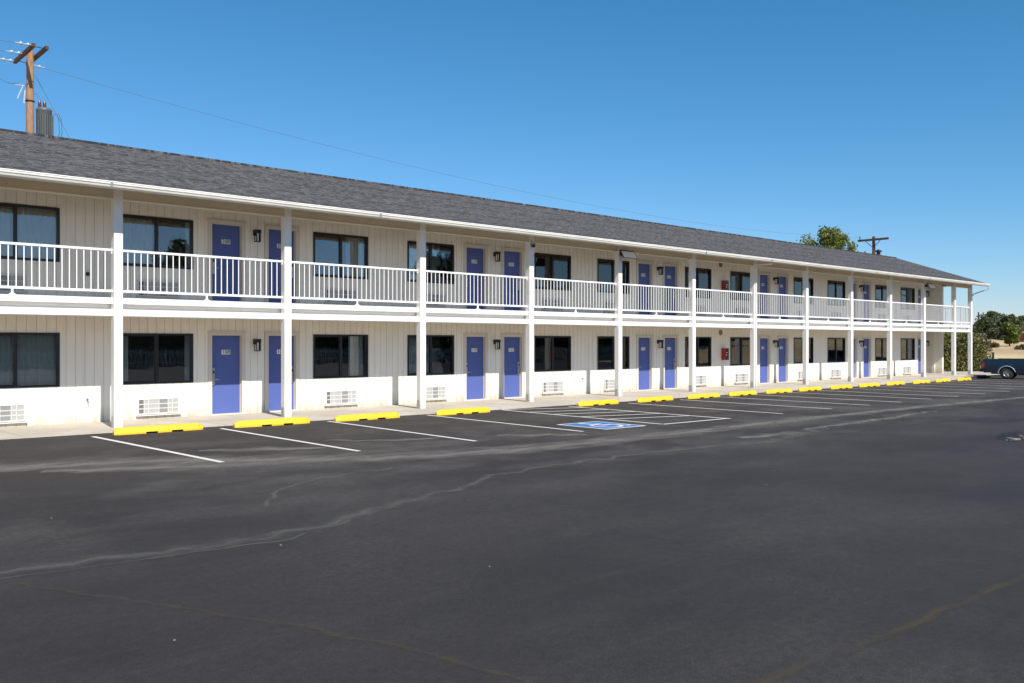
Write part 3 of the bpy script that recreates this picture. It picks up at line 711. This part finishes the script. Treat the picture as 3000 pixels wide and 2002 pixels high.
# ------------------------------------------------------------------ utility poles and wires
def wire(name, a, b, sag, r, label, n=28, group='power lines'):
    a, b = Vector(a), Vector(b); P = []
    for k in range(n + 1):
        t = k / n; p_ = a.lerp(b, t); p_.z -= sag * 4 * t * (1 - t); P.append(p_)
    m = MB(); m.tube(P, r, 5); return tag(build(name, m, 'wire'), label, 'wire', group)
def insul(m, p0, d, n=2):
    d = Vector(d).normalized(); p0 = Vector(p0)
    for k in range(n):
        c = p0 + d * (.14 + .26 * k)
        m.tube([c - d * .09, c - d * .06, c - d * .01, c + d * .03, c + d * .09], [.02, .06, .075, .04, .02], 10)
def upole(X, Y, zt, r=.15, base=0, mt='pole wood'):
    o = empty('utility_pole', (X, Y, base)); m = MB(); pts = [(X, Y, base - .5), (X, Y, base + (zt - base) * .3), (X, Y, base + (zt - base) * .7), (X, Y, zt)]
    m.tube(pts, [r * 1.2, r * 1.1, r, r * .82], 14); build('pole', m, mt, o); return o
PX, PY, ZT = 9.94, 40.3, 13.85
up = tag(upole(PX, PY, ZT, .16), 'brown wooden utility pole with grey transformer rising behind the roof at the left', 'utility pole', 'wooden utility poles')
for s_ in (-1, 1):
    m = MB(); m.box(PX + s_ * .24 - .06, PX + s_ * .24 + .06, PY - 1.55, PY + 1.4, ZT - .28, ZT - .14); build('cross_arm', m, 'arm wood', up)
m = MB(); m.tube([(PX - .2, PY + .0, ZT - 2.1), (PX + .18, PY - .05, ZT - 2.1)], .02, 6); m.lathe([(.165, -.03), (.165, .03)], PX, PY, ZT - 2.1, 14)
for z in (ZT - .2,):
    for yy in (-1.3, 1.2): m.tube([(PX - .3, PY + yy, z), (PX + .3, PY + yy, z)], .015, 6)
for z in (ZT - 4.8, ZT - 6.3): m.tube([(PX - .28, PY, z), (PX - .1, PY, z)], .02, 6)
build('pole_bolts', m, 'black metal', up)
for yy, sx_, sl in ((-1.4, -1, -.03), (0, -1, -.03), (1.3, -1, -.03), (1.3, 1, -.08)):
    m = MB(); p0 = Vector((PX + sx_ * .3, PY + yy, ZT - .2)); insul(m, p0, (sx_, 0, sl)); m.tube([p0, p0 + Vector((sx_ * .6, 0, sl * .6))], .02, 6); build('insulator', m, 'porcelain', up)
tx, ty = PX + .40, PY - .47; tz0 = 10.12
m = MB(); m.lathe([(.0, 0), (.26, 0), (.29, .04), (.295, 1.18), (.31, 1.20), (.31, 1.24), (.26, 1.32), (.0, 1.36)], tx, ty, tz0, 26)
for k in range(9):
    a = R(-140 + k * 14); cx, cy = tx + .32 * math.cos(a), ty + .32 * math.sin(a)
    u = Vector((math.cos(a), math.sin(a), 0)); w_ = Vector((-u.y, u.x, 0)) * .012
    V = [Vector((tx, ty, 0)) + u * rr + w_ * s_ + Vector((0, 0, tz0 + zz)) for rr in (.28, .36) for s_ in (-1, 1) for zz in (.12, 1.02)]
    m.grid(V, [(0, 1, 3, 2), (4, 6, 7, 5), (0, 4, 5, 1), (2, 3, 7, 6), (1, 5, 7, 3), (0, 2, 6, 4)])
m.box(tx - .12, tx + .02, ty + .27, PY - .1, tz0 + .95, tz0 + 1.05); m.box(tx - .12, tx + .02, ty + .27, PY - .1, tz0 + .15, tz0 + .25)
tf = build('transformer', m, 'transformer grey', up)
m = MB()
for dx in (-.16, .02): m.tube([(tx + dx, ty, tz0 + 1.3), (tx + dx, ty, tz0 + 1.42), (tx + dx, ty, tz0 + 1.55), (tx + dx, ty, tz0 + 1.66)], [.05, .07, .055, .02], 8)
build('bushing', m, 'bushing', tf)
m = MB()
for d in (.0, .10): m.tube([(tx + .30, ty - .1, tz0 + 1.08), (tx + .42 + d, ty - .12, tz0 + 1.16), (tx + .52 + d, ty - .12, tz0 + .95), (tx + .56 + d, ty - .1, tz0 + .4), (tx + .46 + d, ty, tz0 - .25)], .014, 6)
m.tube([(tx - .16, ty, tz0 + 1.66), (PX + .2, PY - .2, tz0 + 1.95), (PX + .1, PY - .1, tz0 + 1.9)], .008, 5)
build('service_cable', m, 'wire', tf)
m = MB(); fx = PX - .42; m.tube([(fx - .12, PY - .3, ZT - 2.15), (fx + .1, PY - .3, ZT - 1.55)], .028, 8); m.tube([(fx + .12, PY - .3, ZT - 2.3), (fx + .16, PY - .3, ZT - 1.75)], .035, 8); m.tube([(fx - .2, PY - .3, ZT - 1.6), (fx + .14, PY - .3, ZT - 1.58)], .02, 6); m.tube([(fx + .14, PY - .28, ZT - 2.0), (PX - .1, PY, ZT - 2.0)], .025, 6)
build('fuse_cutout', m, 'porcelain', up)
P2X, P2Y, ZT2 = 84.0, 40.0, 12.1
up2 = tag(upole(P2X, P2Y, ZT2, .17, 0, 'arm wood'), 'distant dark utility pole with one cross arm above the roof ridge at the right', 'utility pole', 'wooden utility poles')
m = MB(); m.box(P2X - .26, P2X - .14, P2Y - 1.55, P2Y + 1.5, ZT2 - .42, ZT2 - .22); build('cross_arm', m, 'arm wood', up2)
m = MB()
for s_ in (-1, 1): m.tube([(P2X - .2, P2Y + s_ * .75, ZT2 - .4), (P2X - .15, P2Y + s_ * .12, ZT2 - 1.0)], .03, 6)
m.tube([(P2X - .15, P2Y + .1, ZT2 - 2.0), (P2X - .15, P2Y + 1.1, ZT2 - 2.0)], .04, 6); m.tube([(P2X - .15, P2Y + .8, ZT2 - 2.0), (P2X - .15, P2Y + .8, ZT2 - 1.4)], .08, 8)
m.tube([(P2X - .2, P2Y + 1.3, ZT2 - .22), (P2X - .2, P2Y + 1.3, ZT2 + .1)], .05, 6)
build('pole_bolts', m, 'black metal', up2)
wire('power_line', (PX + .85, PY + 1.3, ZT - .27), (P2X - .2, P2Y + 1.3, ZT2), 1.6, .008, 'thin sagging wire running from the left pole down to the distant right pole')
wire('power_line', (PX - .85, PY - 1.4, ZT - .22), (PX - 60, PY - 1.4, ZT - .1), 1.2, .010, 'thin wire leaving the nearest insulator to the left')
wire('power_line', (PX - .85, PY, ZT - .22), (PX - 60, PY, ZT - .1), 1.2, .010, 'thin wire leaving the middle insulator to the left')
wire('power_line', (PX - .85, PY + 1.3, ZT - .22), (PX - 60, PY + 1.3, ZT - .1), 1.2, .010, 'thin wire leaving the lowest insulator to the left')
wire('jumper_cable', (PX - 1.6, PY + .6, ZT - .5), (PX - .5, PY - .3, ZT - 1.5), .35, .012, 'short drooping cable from the left wires to the fuse')
wire('guy_wire', (PX + .25, PY + .3, ZT - .9), (PX + 7.5, PY + .3, 0), 0, .009, 'pale straight guy wire slanting down from the left pole')
o3 = tag(upole(159, 57.6, 6.9, .14, 2.9, 'arm wood'), 'far small pole with a white lower half among trees right of the motel', 'utility pole', 'wooden utility poles')
m = MB(); m.tube([(158.9, 57.5, 2.5), (158.9, 57.5, 4.9)], .27, 10); build('white_sleeve', m, 'porcelain', o3)

# ------------------------------------------------------------------ vegetation
def tree(name, x, y, z0, h, r, seed, mt, label, group, crown0=.3, leaf_s=.16, n=2600, shape='round', cat='tree'):
    rg = random.Random(seed); o = empty(name, (x, y, z0)); m = MB()
    top = Vector((x + rg.uniform(-.2, .2), y + rg.uniform(-.2, .2), z0 + h * .85))
    m.tube([(x, y, z0 - .2), (x + rg.uniform(-.1, .1), y, z0 + h * .3), (x, y + rg.uniform(-.1, .1), z0 + h * .6), top], [h * .022 + .03, h * .018 + .02, h * .012 + .01, .02], 8)
    clumps = []; nc = max(10, int(9 + r * 9))
    for k in range(nc):
        t = rg.random() ** .9 * .95; zz = z0 + h * (crown0 + (1 - crown0) * t)
        rr = r * (math.sin(math.pi * min(.97, .18 + t * .8)) ** .7 if shape == 'round' else (1.02 - t) ** .8)
        a = rg.random() * 6.28; q_ = rg.random() ** .5 * .85
        c = Vector((x + math.cos(a) * rr * q_, y + math.sin(a) * rr * q_, zz)); clumps.append((c, (.26 + rg.random() * .26) * max(rr, r * .22)))
    for c, cr in clumps[::2]:
        s_ = Vector((x, y, z0 + (c.z - z0) * .7)); m.tube([s_, s_.lerp(c, .6) + Vector((0, 0, -.1)), c], [.02 + h * .005, .02 + h * .003, .01], 5, cap=False)
    build('trunk', m, 'bark', o)
    m = MB(); per = n // nc
    for c, cr in clumps:
        for k in range(per):
            d = Vector((rg.gauss(0, 1), rg.gauss(0, 1), rg.gauss(0, .85))).normalized() * cr * rg.random() ** .42 * (1.25 if rg.random() < .12 else 1)
            p_ = c + d; s_ = leaf_s * rg.uniform(.6, 1.5)
            u = Vector((rg.gauss(0, 1), rg.gauss(0, 1), rg.gauss(0, 1))).normalized(); w_ = u.cross(Vector((rg.gauss(0, 1), rg.gauss(0, 1), rg.gauss(0, 1)))).normalized()
            m.face([p_ - u * s_, p_ + w_ * s_ * .45, p_ + u * s_, p_ - w_ * s_ * .45])
    build('crown', m, mt, o)
    return tag(o, label, cat, group)
G1 = 'trees beyond the motel'
tree('tree', 88.9, 47.6, -.4, 14.6, 3.5, 4, 'leaf bright', 'tall bright green tree whose crown shows above the roof ridge at the right', G1, .5, .15, 9000)
tree('tree', 92.0, 47.3, -.4, 13.4, 2.4, 2, 'leaf bright', 'smaller green treetop just right of the tall tree above the ridge', G1, .6, .14, 3500)
tree('tree', 84.5, 50.5, -.4, 11.9, 1.6, 22, 'leaf dark', 'small dark treetop tip just left of the tall tree above the ridge', G1, .4, .14, 1500)
c_, s__ = math.cos(.8315), math.sin(.8315)
def at(px, d):
    l = (px - 1500) / 2600 * d; return d * c_ + l * s__, d * s__ - l * c_
def ztop(py, d): return 1.86 - (py - 1002.5) / 2600 * d
TR = [(2908, 118, 922, 1.7, 'leaf dark', 'round', 'dark leafy tree nearest the post, tallest of the hillside trees'), (2882, 138, 944, 1.4, 'leaf dark', 'cone', 'dark pointed conifer behind the small far pole'),
      (2932, 112, 934, 1.6, 'leaf olive', 'round', 'greyish olive tree in the middle of the hillside group'), (2955, 124, 929, 1.5, 'leaf dark', 'cone', 'narrow dark conifer behind the olive hillside tree'),
      (2972, 108, 930, 1.5, 'leaf dark', 'round', 'dense green hillside tree above the truck bed'), (2994, 116, 936, 1.7, 'leaf bright', 'round', 'mid green hillside tree cut by the right edge of the photo'),
      (2858, 150, 950, 1.5, 'leaf dark', 'cone', 'far dark conifer just right of the last post'), (2945, 140, 940, 2.2, 'leaf dark', 'round', 'far dark tree filling the gap behind the hillside group'),
      (2916, 108, 968, .9, 'leaf olive', 'round', 'low olive tree in front of the hillside group'), (2985, 106, 960, 1.2, 'leaf olive', 'round', 'broad olive tree low at the right edge'),
      (3030, 110, 940, 2.0, 'leaf dark', 'round', 'dark tree just outside the right edge'), (2958, 97, 948, .85, 'leaf bright', 'round', 'slender bright green tree standing forward on the tan slope')]
for i, (px, d, py, r_, mt, shp, lb) in enumerate(TR):
    x, y = at(px, d); zb_ = terrain(x, y); tree('tree', x, y, zb_, (ztop(py, d) - zb_) * 1.08, r_ * 1.25, 30 + i, mt, lb, G1, .2, .16, 3600, shp)
SH = [(2896, 100, 1014, 'leaf dry', 'brown dry bush on the tan slope left of the others'), (2912, 96, 1024, 'leaf dry', 'low brown bush in the middle of the tan slope'), (2948, 106, 1000, 'leaf dark', 'dark round bush high on the tan slope'), (2995, 92, 1018, 'leaf dry', 'dark dry bush on the slope at the right edge'), (2875, 112, 1002, 'leaf olive', 'grey green bush by the end post on the slope')]
for i, (px, d, py, mt, lb) in enumerate(SH):
    x, y = at(px, d); zb_ = terrain(x, y); tree('bush', x, y, zb_, max(.45, ztop(py, d) - zb_), .65, 60 + i, mt, lb, 'bushes on the dry slope', .05, .10, 900, cat='bush')
for i, (x, y, h, r_, lb) in enumerate([(112, 24, 4.6, 1.9, 'olive tree on the dry field, nearest right of the photo frame'), (124, 12, 5.2, 2.1, 'dark field tree second right of the photo frame'), (118, -6, 4.8, 2.0, 'dark field tree third right of the photo frame'), (134, -20, 5.6, 2.3, 'broad field tree farthest right of the photo frame')]):
    tree('tree', x, y, terrain(x, y), h, r_, 120 + i, 'leaf olive' if i % 2 == 0 else 'leaf dark', lb, G1, .2, .2, 1800)
# hedge at the end of the building
o = empty('hedge', (60.3, 22.8, 0)); rg = random.Random(5); m = MB()
for k in range(14):
    x = 57.4 + k * .23; y = 24.0 - k * .17; m.tube([(x, y, -.3), (x + rg.uniform(-.2, .2), y + rg.uniform(-.2, .2), 1.6)], [.04, .01], 5)
build('hedge_stems', m, 'bark', o); m = MB()
for k in range(13000):
    t = rg.random(); x = 57.2 + t * 3.3; y = 24.2 - t * 2.45; hh = 2.42 - .9 * max(0, t - .80) / .20 + .18 * mnoise.noise(Vector((t * 9, 0, 3)))
    a = rg.random() * 6.28; rr = (.75 + .2 * mnoise.noise(Vector((t * 8, 5, 0)))) * rg.random() ** .35; z = rg.random() * hh
    p_ = Vector((x + math.cos(a) * rr, y + math.sin(a) * rr, z + .02)); s_ = rg.uniform(.05, .12)
    u = Vector((rg.gauss(0, 1), rg.gauss(0, 1), rg.gauss(0, 1))).normalized(); w_ = u.cross(Vector((rg.gauss(0, 1), rg.gauss(0, 1), rg.gauss(0, 1)))).normalized()
    m.face([p_ - u * s_, p_ + w_ * s_ * .5, p_ + u * s_, p_ - w_ * s_ * .5])
build('hedge_foliage', m, 'leaf hedge', o); tag(o, 'tall mixed green and brown hedge at the far end of the motel', 'hedge')
# row across the lot behind the camera (seen in the window reflections)
for i, (x, y, h, r_) in enumerate([(20, -30, 9, 3.6), (31, -33, 11, 4.2), (45, -29, 8, 3.4), (60, -34, 12, 4.6), (78, -30, 10, 4.0), (100, -33, 11, 4.6)]):
    tree('tree', x, y, -.42, h, r_, 80 + i, 'leaf dark', '%s dark tree across the lot, seen only as a window reflection' % ('nearest', 'second', 'third', 'fourth', 'fifth', 'farthest')[i], 'trees across the lot reflected in the windows', .25, .3, 2200)
o = empty('hedge', (80, -31.5, -.42)); m = MB(); m.box(-5, 160, -32.2, -30.8, -.5, 2.9); build('hedge_stems', m, 'bark', o); m = MB(); rg = random.Random(11)
for k in range(12000):
    p_ = Vector((rg.uniform(-5, 160), rg.choice((-30.6, -30.4, -31.4)) + rg.gauss(0, .15), rg.uniform(-.4, 3.6))); s_ = rg.uniform(.2, .45)
    u = Vector((rg.gauss(0, 1), rg.gauss(0, 1), rg.gauss(0, 1))).normalized(); w_ = u.cross(Vector((rg.gauss(0, 1), rg.gauss(0, 1), rg.gauss(0, 1)))).normalized()
    m.face([p_ - u * s_, p_ + w_ * s_ * .5, p_ + u * s_, p_ - w_ * s_ * .5])
build('hedge_foliage', m, 'leaf dark', o); tag(o, 'long dark hedge across the lot, seen only as a window reflection', 'hedge')
m = MB()
for k in range(400): m.box(8 + k * .26, 8 + k * .26 + .09, -27.1, -27.06, -.4, 1.3)
m.box(8, 112, -27.05, -27.0, .2, .3); m.box(8, 112, -27.05, -27.0, .95, 1.05)
tag(build('picket_fence', m, 'fence wood'), 'long picket fence across the lot, seen as a window reflection', 'fence')

# ------------------------------------------------------------------ far buildings
x, y = at(2850, 158); zb_ = terrain(x, y); o = empty('shed', (x, y, zb_)); m = MB(); m.box(x - 4, x + 4, y - 4, y + 4, zb_ - .3, 3.7); build('wall', m, 'shed wall', o)
m = MB(); m.extr([(y - 4.5, 3.5), (y + 4.5, 3.9), (y + 4.5, 4.6), (y - 4.5, 4.45)], 'x', x - 4.5, x + 4.5); build('roof', m, 'shed roof', o)
tag(o, 'low dark shed with grey green roof on the slope right of the last post', 'shed')
x, y = at(3026, 103); zb_ = terrain(x, y); o = empty('house', (x, y, zb_)); m = MB(); m.box(x - 1.5, x + 1.5, y - 1.1, y + 1.1, zb_ - .3, 2.9); build('wall', m, 'rust', o)
m = MB(); m.extr([(y - 1.3, 2.9), (y, 3.2), (y + 1.3, 2.9)], 'x', x - 1.7, x + 1.7); build('roof', m, 'tan roof', o)
tag(o, 'rust red house with tan roof at the right edge beyond the trees', 'house')

# ------------------------------------------------------------------ pickup truck (built along +x, rear wheel at the origin)
def truck():
    o = empty('pickup_truck', (0, 0, 0)); HW = .82
    def arch(cx, r_, n=9, z0=.34): return [(cx + r_ * math.cos(R(a)), .31 + r_ * math.sin(R(a))) for a in [180 - 180 * i / n for i in range(n + 1)]]
    low = [(-1.12, .36), (-.42, .36)] + arch(0, .40)[1:-1] + [(.42, .33), (2.28, .33)] + arch(2.72, .40)[1:-1] + [(3.14, .36), (3.50, .36), (3.54, .50), (3.54, .72)]
    bedp = low + [(3.52, .86), (3.42, .93), (2.45, 1.02), (1.20, 1.06), (1.14, 1.09), (-1.10, 1.09), (-1.15, 1.05), (-1.15, .60)]
    inner = low + [(3.52, .86), (3.42, .93), (2.45, 1.02), (1.20, 1.06), (1.20, .62), (-1.15, .62)]
    m = MB()
    def slab(poly, y0, y1):
        m.extr(poly, 'y', y0, y1)
    slab(bedp, -HW, -HW + .07); slab(bedp, HW - .07, HW); slab(inner, -HW + .07, HW - .07); m.box(-1.15, -1.09, -HW + .07, HW - .07, .62, 1.08)
    body = build('body', m, 'truck paint', o)
    m = MB(); cab = [(1.22, 1.06), (2.50, 1.02), (2.02, 1.48), (1.92, 1.52), (1.38, 1.52), (1.28, 1.48)]
    m.extr(cab, 'y', -HW + .09, HW - .09); build('cab', m, 'truck paint', o)
    m = MB()
    for s_ in (-1, 1):
        yy = s_ * (HW - .087); m.extr([(1.36, 1.09), (2.28, 1.08), (1.97, 1.44), (1.42, 1.44)], 'y', yy - .003, yy + .003)
    m.face([(2.40, -.66, 1.13), (2.40, .66, 1.13), (2.08, .62, 1.45), (2.08, -.62, 1.45)]); m.box(1.215, 1.235, -.6, .6, 1.12, 1.44)
    build('cab_window', m, 'dark glass', o)
    m = MB(); m.box(-1.10, -.43, -HW - .004, HW + .004, .37, .76); m.box(.45, 2.28, -HW - .004, HW + .004, .35, .76); build('lower_panel', m, 'truck lower', o)
    m = MB()
    for cx in (0, 2.72):
        for s_ in (-1, 1):
            P = [(cx + .42 * math.cos(R(a)), s_ * (HW + .005), .31 + .42 * math.sin(R(a))) for a in range(15, 176, 10)]; m.tube(P, .022, 6)
    build('wheel_arch_trim', m, 'porcelain', o)
    for cx in (0, 2.72):
        for s_ in (-1, 1):
            m = MB(); yy = s_ * (HW - .12); m.lathe([(.17, -.10), (.30, -.10), (.325, -.07), (.33, 0), (.325, .07), (.30, .10), (.17, .10), (.17, -.10)], cx, yy, .33, 26, 0, 'y'); w_ = build('wheel', m, 'rubber', o)
            m = MB(); m.lathe([(.0, s_ * .06), (.05, s_ * .07), (.07, s_ * .035), (.13, s_ * .03), (.17, s_ * .09), (.185, s_ * .10)], cx, yy, .33, 20, 0, 'y')
            for k in range(6):
                a = k * math.pi / 3; m.tube([(cx + .05 * math.cos(a), yy + s_ * .065, .33 + .05 * math.sin(a)), (cx + .165 * math.cos(a), yy + s_ * .085, .33 + .165 * math.sin(a))], .018, 6)
            build('rim', m, 'rim metal', w_)
    for s_ in (-1, 1):
        m = MB(); m.box(-1.165, -1.06, s_ * (HW - .045) - .052, s_ * (HW - .045) + .052, .66, .93); build('taillight', m, 'tail red', o)
    m = MB(); m.bbox(-1.34, -1.16, -HW + .02, HW - .02, .40, .58, .03); build('bumper', m, 'truck lower', o)
    m = MB(); m.box(-.62, 1.12, -HW - .006, -HW + .09, 1.095, 1.12); m.box(-.62, 1.12, HW - .09, HW + .006, 1.095, 1.12); m.box(-.70, -.61, -HW + .0, -HW + .06, 1.121, 1.47)
    build('bed_rail', m, 'black metal', o)
    m = MB(); m.box(.5, 2.2, -.5, .5, .25, .34); m.tube([(-.9, .2, .3), (-.2, .25, .3)], .04, 8); m.tube([(0, -.6, .33), (0, .6, .33)], .05, 8); build('underbody', m, 'black metal', o)
    m = MB(); m.box(3.5, 3.6, -HW, HW, .40, .56); build('front_bumper', m, 'chrome', o)
    return o
t = truck(); t.location = (52.98, 17.62, -.175); t.rotation_euler = (0, 0, R(-79)); tag(t, 'dark blue compact pickup truck, rear half in view at the right edge', 'pickup truck')
# rubble by the dark blotch
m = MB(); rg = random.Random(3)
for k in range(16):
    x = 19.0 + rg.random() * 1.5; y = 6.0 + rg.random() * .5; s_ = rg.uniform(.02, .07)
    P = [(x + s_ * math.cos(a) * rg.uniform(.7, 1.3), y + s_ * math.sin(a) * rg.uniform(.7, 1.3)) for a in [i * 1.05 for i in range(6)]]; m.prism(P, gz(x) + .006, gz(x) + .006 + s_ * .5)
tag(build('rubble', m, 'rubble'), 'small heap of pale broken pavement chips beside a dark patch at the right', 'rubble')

# ------------------------------------------------------------------ camera, light, world
cam = bpy.data.objects.new('camera', bpy.data.cameras.new('camera')); C.objects.link(cam); sc.camera = cam
cam.data.sensor_width = 36; cam.data.lens = 36 * 2600 / 3000; cam.data.shift_y = 1.5 / 3000; cam.data.clip_end = 5000
cam.location = (0, 0, 1.86); cam.rotation_euler = (R(90), 0, .8315 - R(90))
EL, AZ = R(42.5), R(10)
sun_pos = Vector((-math.sin(AZ) * math.cos(EL), -math.cos(AZ) * math.cos(EL), math.sin(EL)))
sun = bpy.data.objects.new('sun', bpy.data.lights.new('sun', 'SUN')); C.objects.link(sun)
sun.data.energy = 4.3; sun.data.angle = R(.5); sun.data.color = (1, .945, .86); sun.location = sun_pos * 60
sun.rotation_euler = (-sun_pos).to_track_quat('-Z', 'Y').to_euler()
w = bpy.data.worlds.new('World'); sc.world = w; w.use_nodes = True; nt = w.node_tree
sky = nt.nodes.new('ShaderNodeTexSky'); sky.sky_type = 'NISHITA'; sky.sun_disc = False; sky.sun_elevation = EL
sky.sun_rotation = math.atan2(sun_pos.x, sun_pos.y); sky.air_density = 1.0; sky.dust_density = .15; sky.ozone_density = 4.0; sky.altitude = 300
sp_ = nt.nodes.new('ShaderNodeSeparateColor'); cb_ = nt.nodes.new('ShaderNodeCombineColor'); nt.links.new(sky.outputs[0], sp_.inputs[0])
for ch, (k_, g_) in enumerate(((.232, 1.45), (.625, .95), (.745, .96))):     # a deeper, cleaner blue than the default air
    pw = nt.nodes.new('ShaderNodeMath'); pw.operation = 'POWER'; pw.inputs[1].default_value = g_; nt.links.new(sp_.outputs[ch], pw.inputs[0])
    ml = nt.nodes.new('ShaderNodeMath'); ml.operation = 'MULTIPLY'; ml.inputs[1].default_value = k_; nt.links.new(pw.outputs[0], ml.inputs[0]); nt.links.new(ml.outputs[0], cb_.inputs[ch])
nt.links.new(cb_.outputs[0], nt.nodes['Background'].inputs[0]); nt.nodes['Background'].inputs[1].default_value = .13
sc.view_settings.view_transform = 'Standard'; sc.view_settings.look = 'None'; sc.view_settings.exposure = .53; sc.view_settings.gamma = 1
sc.cycles.max_bounces = 6; sc.cycles.transparent_max_bounces = 12
